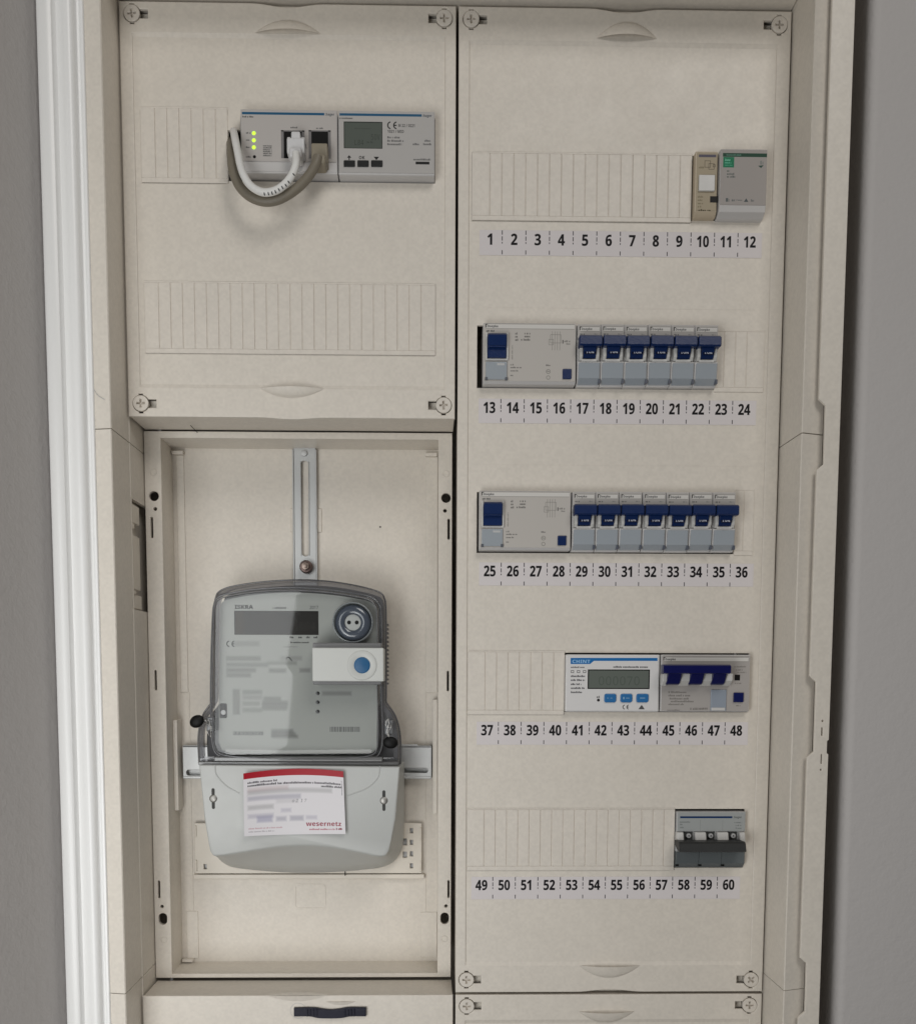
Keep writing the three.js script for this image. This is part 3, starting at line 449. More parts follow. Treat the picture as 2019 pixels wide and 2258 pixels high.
// ------------------------------------------------------------------ single-pole breakers
const mW = 17.45, mH = 46.4;
const mcbTex = canvasTex(mW, 13, 16, (g) => { g.fillStyle = '#b3afab'; g.fillRect(0, 0, mW, 13); brandStrip(g, 1.4, 2, mW - 2.4); micro(g, 1.8, 6.4, 3.4, 1.3, '#555'); micro(g, 12.6, 6.6, 2.8, 0.9, '#777', 0.7); });
const onTex = canvasTex(9, 5, 20, (g) => { g.fillStyle = '#070c2a'; g.fillRect(0, 0, 9, 5); text(g, 'I', 1.4, 4, 3.6, '#c9cede'); text(g, 'ON', 3.3, 4, 3.5, '#e2e5ee', { sx: 0.85 }); });
const mcbFace = printMat(mcbTex), onMat = printMat(onTex, { roughness: 0.4 });
function smallBreaker() {
  const t = thing('circuit_breaker', '', 'circuit breaker', [0, 0, -38], 'single-pole breakers in a row', true), o = 38, z = o + 8;
  mesh('body', [profX([[mH, 0], [mH, z - 1], [mH - 0.8, z - 0.2], [mH - 10.4, z - 0.2], [mH - 10.4, z - 1.8], [18.4, z - 1.8], [18.4, z + 1.2], [5.8, z - 0.4], [2.6, z - 4.2], [1.5, z - 4.8], [1.5, 0]].reverse(), 0, mW, 0.25)], M.device, t);
  mesh('head_panel', rb(0.3, mW - 0.3, mH - 10.3, mH - 0.9, z - 0.5, z + 0.12, 0.1), mcbFace, t, { uv: [0, mW, mH - 13.4, mH - 0.4] });
  mesh('toggle_guard', [profX([[31, z - 2], [31, z + 4], [21.6, z + 3.4], [19.2, z + 1.4], [19, z - 2]].reverse(), 1.2, 3.8, 0.5), profX([[31, z - 2], [31, z + 4], [21.6, z + 3.4], [19.2, z + 1.4], [19, z - 2]].reverse(), mW - 3.8, mW - 1.2, 0.5), rb(3, mW - 3, 18.4, 20.2, z - 2, z + 2, 0.4)], M.lightGrey, t);
  const tg = mesh('toggle', [profX([[35.2, z + 1], [35.4, z + 8.4], [34.2, z + 10], [28.4, z + 10.2], [27.4, z + 9], [27.6, z + 1]].reverse(), 0.2, mW - 0.2, 0.5), profX([[30, z - 1], [30, z + 6], [27, z + 6.4], [21.4, z + 3.4], [20.6, z + 2.4], [20.4, z - 1]].reverse(), 4, mW - 4, 0.4)], M.blue, t);
  const q = mesh('toggle_print', new THREE.PlaneGeometry(8.2, 4.4), onMat, tg, { keep: true });
  q.rotation.x = -0.49; q.position.set(mW / 2 * S, 24.3 * S, (z + 5.15) * S);
  const lw = mesh('label_window', profX([[17.6, z + 0.9], [17.3, z + 2.1], [6.4, z + 0.8], [2.9, z - 3.4], [2.6, z - 4.2], [6, z - 0.6]].reverse(), 0.9, mW - 0.7, 0.3), labelGlass, t);
  mesh('window_catch', [rb(mW - 1.5, mW + 0.3, 2.8, 6.2, z - 3.4, z + 0.6, 0.3)], plastic(0.09, 0.1, 0.13, 0.4), lw);
  return t;
}
const mcb0 = smallBreaker(); let mcbUsed = false;
function placeBreaker(num, x, y) {
  const t = mcbUsed ? mcb0.clone() : mcb0; if (mcbUsed) { t.name = numbered('circuit_breaker'); scene.add(t); } mcbUsed = true;
  t.userData = { label: `slim grey circuit breaker with blue toggle bar above printed number ${word(num)}`, category: 'circuit breaker', group: 'single-pole breakers in a row' };
  t.position.set(x * S, H + (y + (rnd() - 0.5) * 0.3) * S, (-38 + (rnd() - 0.5) * 0.5) * S); t.rotation.z = (rnd() - 0.5) * 0.006;
}
for (let i = 0; i < 6; i++) placeBreaker(17 + i, 91.1 + i * 17.78, -276.8);
for (let i = 0; i < 7; i++) placeBreaker(29 + i, 88.9 + i * 18, -400.8);

// ------------------------------------------------------------------ row 4: white energy meter and three-pole residual breaker
{
  const x0 = 85.9, x1 = 159, yt = -478.3, yb = -522.8, zf = 5, L = (u, v) => at('D4', u, v, zf);
  const t = thing('energy_meter_module', 'white energy meter with wide display above three blue buttons', 'module', [(x0 + x1) / 2, yb, -38]);
  mesh('body', rb(x0, x1, yb, yt, -38, zf, 0.8, 2), plastic(0.72, 0.71, 0.7, 0.45), t);
  const fx0 = x0 + 0.9, fx1 = x1 - 0.9, fy0 = yb + 0.9, fy1 = yt - 0.9, w = fx1 - fx0, h = fy1 - fy0, P = (u, v) => { const q = L(u, v); return [q[0] - fx0, fy1 - q[1]]; };
  const a = L(298, 222), b = L(836, 394);
  const tex = canvasTex(w, h, 12, (g) => {
    g.fillStyle = '#dad8d7'; g.fillRect(0, 0, w, h);
    const pts = [[148, 122], [905, 122], [905, 148], [350, 148], [318, 175], [148, 175]].map((p) => P(...p)); g.fillStyle = '#1f6cab'; g.beginPath(); pts.forEach((p, i) => (i ? g.lineTo(...p) : g.moveTo(...p))); g.fill();
    text(g, 'CHINT', ...P(160, 166), 3.4, '#9cc0de', { sx: 1.35 }); let q = P(520, 192); micro(g, q[0], q[1], 27, 1.4, '#3a3a3c'); q = P(150, 196); micro(g, q[0], q[1], 10.6, 1.2, '#444');
    for (const u of [152, 205, 258]) { q = P(u, 232); g.strokeStyle = '#444'; g.lineWidth = 0.4; g.strokeRect(q[0], q[1], 2, 1.6); }
    for (const [v, l] of [[272, 11], [306, 11.4], [342, 8], [376, 10.6], [412, 8.6]]) { q = P(150, v); micro(g, q[0], q[1], l, 1.5, '#3c3c40', 0.85); }
    q = P(375, 452); micro(g, q[0], q[1], 2.4, 1.8, '#555', 0.7); q = P(390, 490); g.fillStyle = '#262626'; g.beginPath(); g.arc(q[0], q[1], 1.15, 0, 7); g.fill();
    ceMark(g, ...P(602, 530), 3.6, '#2a2a2a'); q = P(738, 570); g.fillStyle = '#555'; g.beginPath(); g.moveTo(q[0], q[1]); g.lineTo(q[0] + 5, q[1]); g.lineTo(q[0] + 2.5, q[1] - 3.6); g.fill();
  });
  mesh('face_panel', ext(poly(rectP(fx0, fx1, fy0, fy1), [rectP(a[0], b[0], b[1], a[1]).reverse()]), zf, zf + 0.35, 0.1), printMat(tex, { roughness: 0.4 }), t, { uv: [fx0, fx1, fy0, fy1] });
  const dw = b[0] - a[0], dh = a[1] - b[1];
  const lcd = canvasTex(dw, dh, 12, (g) => { g.fillStyle = '#1b1c1b'; g.fillRect(0, 0, dw, dh); g.fillStyle = '#666c66'; g.fillRect(0.9, 0.8, dw - 1.8, dh - 1.6); text(g, '000070', 8, dh - 3, 9.4, '#59605a', { style: '', font: 'monospace', sx: 0.98 }); });
  mesh('display', bx(a[0], b[0], b[1], a[1], zf - 0.2, zf + 0.1), printMat(lcd, { roughness: 0.22 }), t, { uv: [a[0], b[0], b[1], a[1]] });
  for (const [u0, u1, k] of [[440, 543, 0], [580, 683, 1], [719, 824, 2]]) { const p = L(u0, 434), q = L(u1, 510); const s = mesh('button', ext(poly(rrectP(p[0], q[0], q[1], p[1], 1.6, 4)), zf + 0.2, zf + 1.5, 0.45, 2), mat(0.02, 0.15, 0.38, { roughness: 0.38 }), t); const yc = (p[1] + q[1]) / 2, xc = (p[0] + q[0]) / 2; mesh('button_mark', (k === 2 ? [bx(xc - 2, xc + 2, yc - 0.3, yc + 0.35, zf + 1.5, zf + 1.6)] : k ? [bx(xc - 2.6, xc - 1.6, yc - 0.9, yc + 0.9, zf + 1.5, zf + 1.6), bx(xc - 0.6, xc + 2.4, yc - 0.25, yc + 0.25, zf + 1.5, zf + 1.6)] : [bx(xc - 2.6, xc - 1.4, yc - 0.25, yc + 0.25, zf + 1.5, zf + 1.6), bx(xc, xc + 1.6, yc - 0.25, yc + 0.25, zf + 1.5, zf + 1.6)]), mat(0.25, 0.42, 0.6), s); }
}
{
  const x0 = 160.2, x1 = 230, yt = -478.2, yb = -522.6, zf = 5, L = (u, v, z = zf) => at('D4', u, v, z);
  const t = thing('residual_breaker', 'grey breaker with one broad three-armed blue toggle beside the white energy meter', 'circuit breaker', [(x0 + x1) / 2, yb, -38]);
  mesh('body', rb(x0, x1, yb, yt, -38, zf, 0.7, 2), M.device, t);
  const fx0 = x0 + 0.6, fx1 = x1 - 0.6, fy0 = yb + 0.6, fy1 = yt - 0.6, w = fx1 - fx0, h = fy1 - fy0, P = (u, v) => { const q = L(u, v); return [q[0] - fx0, fy1 - q[1]]; };
  const tex = canvasTex(w, h, 10, (g) => {
    g.fillStyle = '#aaa5a1'; g.fillRect(0, 0, w, h); brandStrip(g, 1, 1.6, w - 2);
    let q; for (const [u, v, l, s] of [[1000, 412, 14, 1.5], [1000, 440, 17, 1.6], [1010, 468, 15, 1.5], [1020, 492, 18, 1.5], [1000, 518, 12, 1.4], [990, 570, 10, 1.2], [1190, 556, 6, 1.8], [1262, 552, 3.4, 2], [1300, 550, 4, 2], [1575, 190, 9, 1.3], [1590, 218, 5, 1.3], [1600, 242, 7, 1], [1580, 338, 5, 1], [1590, 530, 3.4, 1.2]]) { q = P(u, v); micro(g, q[0], q[1], l, s, '#6c6763', 0.7); }
  });
  mesh('face_panel', rb(fx0, fx1, fy0, fy1, zf - 0.3, zf + 0.2, 0.1), printMat(tex), t, { uv: [fx0, fx1, fy0, fy1] });
  const z = zf + 0.2;
  mesh('toggle_guard', [[952, 990], [1106, 1184], [1300, 1380], [1498, 1548]].map(([u0, u1]) => { const p = L(u0, 258, 14), q = L(u1, 366, 10); return profX([[p[1], z - 0.5], [p[1], z + 9.5], [q[1] + 4, z + 9], [q[1], z + 3], [q[1], z - 0.5]].reverse(), p[0], q[0], 0.8); }), M.lightGrey, t);
  const p = L(960, 178, 22), q = L(1548, 262, 22), r = L(960, 355, 14);
  mesh('toggle', [profX([[p[1], z + 8], [p[1], z + 15], [p[1] - 1, z + 17], [q[1] + 0.6, z + 17], [q[1], z + 14], [q[1], z + 8]].reverse(), p[0], q[0], 0.5), ...[[986, 1102], [1184, 1298], [1378, 1492]].map(([u0, u1]) => profX([[q[1] + 2, z], [q[1] + 2, z + 13], [q[1], z + 14.5], [r[1] + 1, z + 9], [r[1], z + 7], [r[1], z]].reverse(), L(u0, 300, 14)[0], L(u1, 300, 14)[0], 0.5))], plastic(0.004, 0.006, 0.075, 0.4, { specularIntensity: 0.5 }), t);
  let a = L(1368, 398), b = L(1500, 584); const lw = mesh('label_window', rb(a[0], b[0], b[1], a[1], z, z + 1, 0.4), mat(0.3, 0.34, 0.4, { roughness: 0.2, clearcoat: 1 }), t); mesh('window_tab', rb(a[0] + 0.6, b[0] - 1, b[1] + 0.3, b[1] + 2.6, z + 0.9, z + 1.5, 0.3), M.lightGrey, lw);
  a = L(1578, 268); b = L(1622, 318); mesh('status_flag', bx(a[0], b[0], b[1], a[1], z, z + 0.2), M.black, t);
  a = L(1565, 424); b = L(1650, 508); mesh('test_button', rb(a[0], b[0], b[1], a[1], z, z + 1.6, 0.5, 3), plastic(0.005, 0.01, 0.085, 0.4, { specularIntensity: 0.5 }), t);
}

// ------------------------------------------------------------------ row 5: three-pole grey breaker
{
  const x0 = 175.7, x1 = 230.2, yt = -602, yb = -647.2, zf = 4, L = (u, v, z = zf) => at('D5', u, v, z);
  const t = thing('main_breaker', 'three-pole breaker with one dark grey toggle bar and slate foot', 'circuit breaker', [(x0 + x1) / 2, yb, -38]);
  const ym = L(0, 525)[1], yl = L(0, 905, 5)[1];
  mesh('body', [profX([[yt, -38], [yt, zf - 0.2], [ym, zf - 0.2], [ym, zf - 2], [yl, zf - 2], [yl, -38]].reverse(), x0, x1, 0.25)], M.grey, t);
  const w = x1 - x0 - 1, h = yt - ym - 0.6;
  const tex = canvasTex(w, h, 12, (g) => { g.fillStyle = '#9fa2a1'; g.fillRect(0, 0, w, h); g.fillStyle = '#0e2f5a'; g.fillRect(1.8, 3.1, w - 12, 1.5); text(g, ':hager', w - 9.4, 4.6, 2.2, '#4a4e50'); for (const [x, y, l] of [[1.8, 7, 8], [1.8, 9, 2], [1.8, 11.4, 3], [w - 8.4, 7.4, 6], [w - 7.4, 9.8, 4.6], [w - 7.4, 12, 4.6]]) micro(g, x, y, l, 1.2, '#666a68', 0.7); g.fillStyle = '#7c807e'; g.fillRect(w / 3, 6, 0.2, h - 6); g.fillRect(w * 2 / 3, 6, 0.2, h - 6); });
  mesh('face_panel', rb(x0 + 0.5, x1 - 0.5, ym + 0.3, yt - 0.3, zf - 0.5, zf + 0.15, 0.12), printMat(tex), t, { uv: [x0 + 0.5, x1 - 0.5, ym + 0.3, yt - 0.3] });
  const y2 = L(0, 715, 8)[1];
  mesh('toggle_guard', [[262, 385], [590, 795], [995, 1200], [1405, 1505]].map(([u0, u1]) => profX([[ym - 0.2, 1], [ym - 0.4, zf + 3], [y2 - 3, zf + 6], [y2 - 5, 1]].reverse(), L(u0, 600, 7)[0], L(u1, 600, 7)[0], 0.6)), M.lightGrey, t);
  for (const u of [480, 882, 1292]) { const q = L(u, 605, 5); const pit = mesh('pole_marker', [bx(q[0] - 3.4, q[0] + 3.4, y2 - 2, ym - 0.3, 2.1, 2.6)], plastic(0.06, 0.062, 0.06, 0.5), t); mesh('marker_disc', cyl(q[0], q[1], 2.6, 5, 1.9, 20), M.grey, pit); mesh('marker_dot', cyl(q[0], q[1], 5, 5.15, 0.55, 12, 0.03), M.black, pit); }
  const p = L(300, 725, 20), q = L(1490, 725, 20), r = L(300, 905, 22);
  mesh('toggle', [profX([[p[1], 7], [p[1] + 0.4, 19], [p[1] - 1, 21], [r[1] + 0.6, 23], [r[1], 21.5], [r[1], 16], [r[1] + 3, 7]].reverse(), p[0], L(1520, 800, 21)[0], 0.5), ...[480, 882, 1292].map((u) => profX([[p[1] - 0.5, 0], [p[1] - 0.5, 9], [p[1] - 4, 9], [p[1] - 5, 0]].reverse(), L(u, 700, 8)[0] - 3, L(u, 700, 8)[0] + 3, 0.3))], plastic(0.028, 0.029, 0.029, 0.55, { specularIntensity: 0.5 }), t);
  const slate = plastic(0.12, 0.135, 0.14, 0.5, { specularIntensity: 0.6 });
  for (const [a, b] of [[x0, x0 + 18], [x0 + 18.2, x0 + 36.2], [x0 + 36.4, x1]]) { const f = mesh('foot_panel', [profX([[yl - 0.1, -30], [yl - 0.1, zf + 0.8], [yb + 4, zf], [yb + 0.4, zf - 3.6], [yb, -30]].reverse(), a, b, 0.3)], slate, t); mesh('foot_catch', rb(a - 0.2, a + 2.2, yb + 1.6, yb + 3, zf - 2.6, zf - 0.4, 0.3), M.black, f); }
}

// ------------------------------------------------------------------ the electricity meter
{
  const t = thing('electricity_meter', 'grey electricity meter under a clear hood with a blue button', 'electricity meter', [-124, -664, -75]);
  const q = (u, v, z) => at('M', u, v, z);
  const bodyM = plastic(0.5, 0.51, 0.495, 0.48);
  // outline of the hood, counter-clockwise, at mid depth
  const zo = -34, left = smooth([q(112, 1284, zo), q(110, 1095, zo), q(140, 975, zo), q(192, 898, zo), q(200, 860, zo)], 6), up = [q(204, 600, zo), q(212, 300, zo)], top = smooth([q(216, 240, zo), q(232, 196, zo), q(285, 166, zo), q(420, 138, zo), q(600, 119, zo), q(780, 113, zo), q(960, 124, zo), q(1120, 150, zo), q(1225, 176, zo), q(1285, 202, zo), q(1306, 245, zo)], 5), dnR = [q(1310, 300, zo), q(1312, 600, zo), q(1312, 860, zo)], right = smooth([q(1312, 898, zo), q(1372, 990, zo), q(1400, 1095, zo), q(1404, 1292, zo)], 6);
  const hood = [...left, ...up, ...top, ...dnR, ...right].map((p) => [p[0], p[1]]).reverse();
  const shrink = (p, d) => inset(p, d);
  mesh('base_body', loft([{ pts: shrink(hood, 2.2), z: -74 }, { pts: shrink(hood, 2.2), z: -56 }, { pts: shrink(hood, 3), z: -55 }]), plastic(0.17, 0.17, 0.175, 0.5), t);
  // printed face
  const zf = -36, fp = [q(246, 300, zf), q(240, 1150, zf), q(262, 1205, zf), q(330, 1228, zf), q(1225, 1222, zf), q(1252, 1195, zf), q(1258, 800, zf), q(1252, 300, zf)], ft = smooth([q(1252, 300, zf), q(1225, 262, zf), q(1080, 225, zf), q(800, 196, zf), q(560, 200, zf), q(380, 222, zf), q(262, 256, zf), q(246, 300, zf)], 5);
  const facePts = [...fp.slice(0, 7), ...ft.slice(0, -1).map((p) => [p[0], p[1]])];
  const xs = facePts.map((p) => p[0]), ys = facePts.map((p) => p[1]), fx0 = Math.min(...xs), fx1 = Math.max(...xs), fy0 = Math.min(...ys), fy1 = Math.max(...ys), w = fx1 - fx0, h = fy1 - fy0, P = (u, v) => { const p = q(u, v, zf); return [p[0] - fx0, fy1 - p[1]]; };
  const la = q(338, 310, zf), lb = q(880, 466, zf);
  const tex = canvasTex(w, h, 8, (g) => {
    g.fillStyle = '#a9aba7'; g.fillRect(0, 0, w, h);
    text(g, 'ISKRA', ...P(342, 297), 4.2, '#0c0d0e', { sx: 1.25, heavy: 4 }); let p = P(585, 285); micro(g, p[0], p[1], 12, 1.7, '#2a2c2c'); text(g, '2017', ...P(822, 299), 3.6, '#2c2e30', { style: '', sx: 0.9 });
    for (const u of [695, 750, 800, 848]) { p = P(u, 474); micro(g, p[0], p[1], 3, 1.6, '#2a2c2c'); } p = P(700, 508); micro(g, p[0], p[1], 15, 1.3, '#2a2c2c'); p = P(655, 535); micro(g, p[0], p[1], 12, 1.3, '#777', 0.5);
    ceMark(g, ...P(290, 503), 4.9, '#141516');
    g.strokeStyle = '#101112'; g.lineWidth = 0.6; p = P(672, 606); g.beginPath(); g.moveTo(p[0], p[1] + 1.6); g.quadraticCurveTo(p[0] + 1.6, p[1] - 1, p[0] + 3.2, p[1] + 1.4); g.lineTo(p[0] + 4.8, p[1] + 3.4); g.stroke();
    // soft grey bars: the lettering there is smeared in the photograph
    const smear = (u, v, l, s, a) => { const p = P(u, v); for (let i = 0; i < 7; i++) { g.globalAlpha = a / 7; g.fillStyle = '#3a3c3e'; const k = i * 0.28; g.fillRect(p[0] - k, p[1] - k, l + 2 * k, s + 2 * k); } g.globalAlpha = 1; };
    for (const [u, v, l, s, a] of [[350, 512, 18, 2.4, 0.2], [296, 608, 26, 2, 0.32], [296, 650, 32, 1.6, 0.26], [296, 684, 22, 1.8, 0.3], [296, 716, 18, 1.8, 0.28], [560, 640, 22, 1.2, 0.22], [570, 688, 12, 1.6, 0.34], [765, 686, 7, 1.6, 0.3], [640, 608, 16, 1.6, 0.2], [336, 820, 4, 19, 0.3], [400, 826, 14, 1.6, 0.26], [400, 860, 14, 1.4, 0.2], [400, 900, 12, 1.4, 0.22], [400, 940, 14, 2, 0.24], [536, 868, 12, 1.6, 0.3], [526, 894, 19, 1.4, 0.34], [526, 914, 19, 1.4, 0.32], [526, 934, 18, 1.2, 0.32], [910, 834, 22, 1.6, 0.28], [585, 1076, 16, 1.6, 0.38], [585, 1096, 18, 1.6, 0.34], [585, 1112, 20, 1.2, 0.3]]) smear(u, v, l, s, a);
    for (const [u, v, l, s] of [[332, 1084, 24, 3.2], [952, 1054, 24, 4.2]]) { const p = P(u, v); let x = p[0]; g.globalAlpha = 0.6; g.fillStyle = '#303234'; while (x < p[0] + l) { const d = 0.3 + rnd() * 0.6; g.fillRect(x, p[1], d, s); x += d + 0.3 + rnd() * 0.5; } g.globalAlpha = 1; }
  });
  const facePoly = facePts.slice();
  mesh('face_plate', ext(poly(facePoly, [rectP(la[0], lb[0], lb[1], la[1]).reverse()]), -55, zf), printMat(tex, { roughness: 0.55 }), t, { uv: [fx0, fx1, fy0, fy1] });
  const dw = lb[0] - la[0], dh = la[1] - lb[1];
  const lcd = canvasTex(dw, dh, 10, (g) => { g.fillStyle = '#1d1a16'; g.fillRect(0, 0, dw, dh); g.fillStyle = '#30261a'; g.fillRect(1, 1, 6.5, dh - 2); text(g, '1.8.0', 11, dh - 3.4, 5.4, '#322f29', { style: '', font: 'monospace', sx: 0.8 }); text(g, '008864', 37, dh - 4, 9, '#2a2722', { style: '', font: 'monospace', sx: 0.9 }); micro(g, 10, 4, 9, 1.6, '#3e3b35', 0.8); g.strokeStyle = '#3c3933'; g.lineWidth = 0.5; g.strokeRect(24.5, 2.4, 7, 3.4); });
  mesh('display', bx(la[0], lb[0], lb[1], la[1], zf - 3, zf - 1), printMat(lcd, { roughness: 0.5 }), t, { uv: [la[0], lb[0], lb[1], la[1]] });
  for (const v of [840, 898, 957]) { const p = q(874, v, zf); mesh('signal_lamp', [cyl(p[0], p[1], zf, zf + 0.5, 1.55, 20, 0.2)], mat(0.02, 0.02, 0.022, { roughness: 0.2 }), t); }
  { const a = q(246, 905, zf), b = q(293, 998, zf); const c = mesh('cover_catch', ext(poly(rrectP(a[0], b[0], b[1], a[1], 1, 3)), zf, zf + 1.2, 0.3), M.black, t); const p = q(272, 962, zf); mesh('catch_screw', cyl(p[0], p[1], zf + 1.2, zf + 2, 2, 18), M.grey, c); }
  // optical port
  { const p = q(1097, 384, -20), z = -22;
    const o = mesh('optical_port', lathe(p[0], p[1], [[6.2, -33], [6.4, z - 1], [7.2, z], [9.6, z + 0.5], [12.2, z], [14, z - 1.6], [14.8, z - 6], [14.8, -34]].reverse(), 48), mat(0.075, 0.09, 0.12, { roughness: 0.22, clearcoat: 1, clearcoatRoughness: 0.05 }), t);
    mesh('port_disc', cyl(p[0], p[1], -33, z - 1.6, 6.6, 36, 0.3), bodyM, o); for (const s of [-3.1, 3.1]) mesh('port_eye', cyl(p[0] + s, p[1], z - 1.7, z - 1.45, 1.6, 20, 0.05), M.black, o);
    mesh('port_rim', lathe(p[0], p[1], [[15, -34], [15, z + 0.4], [15.7, z + 1], [16.4, z + 0.2], [16.4, -34]].reverse(), 48), mat(0.55, 0.58, 0.6, { roughness: 0.08, transmission: 0.6, thickness: 0 }), o); }
  // call button box
  { const z = -8, a = q(838, 547, z), b = q(1297, 764, z), s = q(1158, 660, z);
    const o = mesh('button_box', rb(a[0], b[0], b[1], a[1], -54, z, 0.9, 3), plastic(0.6, 0.61, 0.585, 0.5), t);
    mesh('box_collar', rb(a[0] - 0.6, b[0] - 2, b[1] - 2.6, a[1] + 4.2, -54, -17, 1), plastic(0.2, 0.2, 0.205, 0.4), o);
    mesh('button_ring', lathe(s[0], s[1], [[6.6, z - 0.1], [6.9, z + 0.5], [10.6, z + 0.9], [11.6, z + 0.4], [11.9, z - 0.1]].reverse(), 48), plastic(0.57, 0.58, 0.555, 0.45), o);
    mesh('call_button', lathe(s[0], s[1], [[0, z + 0.9], [5.4, z + 0.7], [6.3, z + 0.3], [6.5, z - 0.2]].reverse(), 40), mat(0.008, 0.1, 0.24, { roughness: 0.4 }), o); }
  // clear hood: skirt, rounded shoulder and front pane, with dark tubes drawn along the edges as refraction lines
  const clear = mat(0.93, 0.94, 0.94, { transmission: 1, thickness: 0, roughness: 0.04, ior: 1.46 });
  const H1 = shrink(hood, 0.8), H2 = shrink(hood, 2.2), H3 = shrink(hood, 5.4);
  mesh('clear_hood', loft([{ pts: hood, z: -58 }, { pts: hood, z: -36 }, { pts: H1, z: -31 }, { pts: H2, z: -29.5 }, { pts: H3, z: -29 }], false), mat(0.5, 0.5, 0.52, { transmission: 0.85, thickness: 0, roughness: 0.06, ior: 1.55 }), t);
  const inner = [...facePts.map((p) => [p[0], p[1]])], big = inset(inner, -1.6);
  mesh('clear_front', loft([{ pts: inset(big, -1.6), z: -29 }, { pts: inset(big, -0.4), z: -24 }, { pts: inset(big, 0.6), z: -21 }, { pts: inset(big, 2.2), z: -19.6 }, { pts: inset(big, 5), z: -19.42 }], true), clear, t);
  const closed = (pts, z) => { const c = new THREE.CatmullRomCurve3(pts.map((p) => new THREE.Vector3(p[0], p[1], z)), true, 'centripetal'); return c; };
  const edgeLineDark = mat(0.11, 0.11, 0.118, { roughness: 0.12, clearcoat: 1, clearcoatRoughness: 0.03 });  // dark colour stands in for light bent at the clear edges
  mesh('hood_edge_line', [new THREE.TubeGeometry(closed(inset(big, -1.9), -28.6), 220, 0.75, 8, true), new THREE.TubeGeometry(closed(inset(big, 1.1), -20.4), 220, 0.45, 8, true)], edgeLineDark, t);
  mesh('hood_outer_line', [new THREE.TubeGeometry(new THREE.CatmullRomCurve3(hood.map((p) => new THREE.Vector3(p[0], p[1], -35)), false, 'centripetal'), 220, 0.8, 8, false)], edgeLineDark, t);
  const hb = [q(112, 1284, -30), q(1404, 1294, -30)];
  mesh('hood_foot', [rb(hb[0][0] + 1, hb[1][0] - 1, hb[1][1] - 0.6, hb[0][1] + 1.4, -58, -24, 0.8), rb(hb[0][0] + 14, hb[1][0] - 14, hb[0][1] + 1.5, hb[0][1] + 5.6, -40, -21, 1.2)], mat(0.2, 0.2, 0.2, { roughness: 0.15, transmission: 0.3, thickness: 0, clearcoat: 1 }), t);
  mesh('grip_ribs', Array.from({ length: 15 }, (_, i) => { const p = q(1314, 400 + i * 27, -45); return rb(p[0] - 1, p[0] + 1.7, p[1] - 0.8, p[1] + 0.9, -60, -46, 0.5); }), mat(0.2, 0.2, 0.21, { roughness: 0.2, transmission: 0.3, thickness: 0 }), t);
  // terminal cover: front outline tapers down, hollow arc along its foot, bevel to the wider back
  const zc = -15, zb = -66;
  const F = [...[q(116, 1300, zc), q(118, 1330, zc), q(150, 1640, zc), q(176, 1800, zc)], ...smooth([q(186, 1850, zc), q(205, 1876, zc), q(240, 1878, zc), q(420, 1850, zc), q(620, 1818, zc), q(780, 1808, zc), q(940, 1818, zc), q(1120, 1852, zc), q(1270, 1882, zc), q(1305, 1876, zc), q(1325, 1850, zc)], 4).map((p) => [p[0], p[1]]), ...[q(1340, 1790, zc), q(1370, 1640, zc), q(1396, 1340, zc), q(1399, 1312, zc)]];
  const n = F.length, B = [];
  const bl = [-206.5, -575], br = [-42, -575];
  // back outline follows the same parameter: sides straight, foot bowed
  const back = [[-207, -568.5], [-207, -575], [-206, -620], [-204.5, -638], ...smooth([[-203, -645], [-198.5, -653], [-190, -658.5], [-170, -662], [-150, -664], [-125, -665], [-100, -664], [-78, -662], [-58, -658.5], [-48, -652], [-43.4, -643]], 4).map((p) => [p[0], p[1]]), [-42.4, -636], [-41.8, -620], [-41.6, -575], [-41.6, -568.5]];
  const mid = (k) => F.map((p, i) => [p[0] + (back[i][0] - p[0]) * k, p[1] + (back[i][1] - p[1]) * k]);
  const tc = mesh('terminal_cover', loft([{ pts: back, z: zb - 6 }, { pts: mid(0.95), z: zb + 8 }, { pts: mid(0.6), z: -44 }, { pts: mid(0.22), z: -26 }, { pts: mid(0.06), z: zc - 2 }, { pts: mid(0.02), z: zc - 0.6 }, { pts: inset(F, 0.7), z: zc }]), bodyM, t);
  for (const [a, b, c, d] of [[[215, 1300], [225, 1360], [285, 1430], [372, 1480]], [[1272, 1306], [1262, 1372], [1200, 1440], [1065, 1496]]]) mesh('moulded_line', tube(smooth([a, b, c, d].map((p) => [...q(p[0], p[1], zc), zc]), 4), 0.55, 30, 6), bodyM, tc);
  for (const [u, v] of [[205, 1515], [1298, 1528]]) { const p = q(u, v, zc); const s = mesh('screw_slot', ext(poly(rrectP(p[0] - 1.25, p[0] + 1.25, p[1] - 8.4, p[1] + 8.4, 1.2, 4)), zc - 0.5, zc + 0.12), mat(0.03, 0.03, 0.028, { roughness: 0.6 }), tc); mesh('cover_screw', lathe(p[0], p[1], [[0, zc + 1.1], [2, zc + 0.95], [3, zc + 0.4], [3.2, zc]].reverse(), 24), mat(0.35, 0.34, 0.32, { metalness: 0.8, roughness: 0.45 }), s); }
  // ears with seal wires
  const wire = mat(0.55, 0.54, 0.52, { metalness: 1, roughness: 0.3 }), clearLug = mat(0.4, 0.41, 0.43, { roughness: 0.1, transmission: 0.5, thickness: 0 });
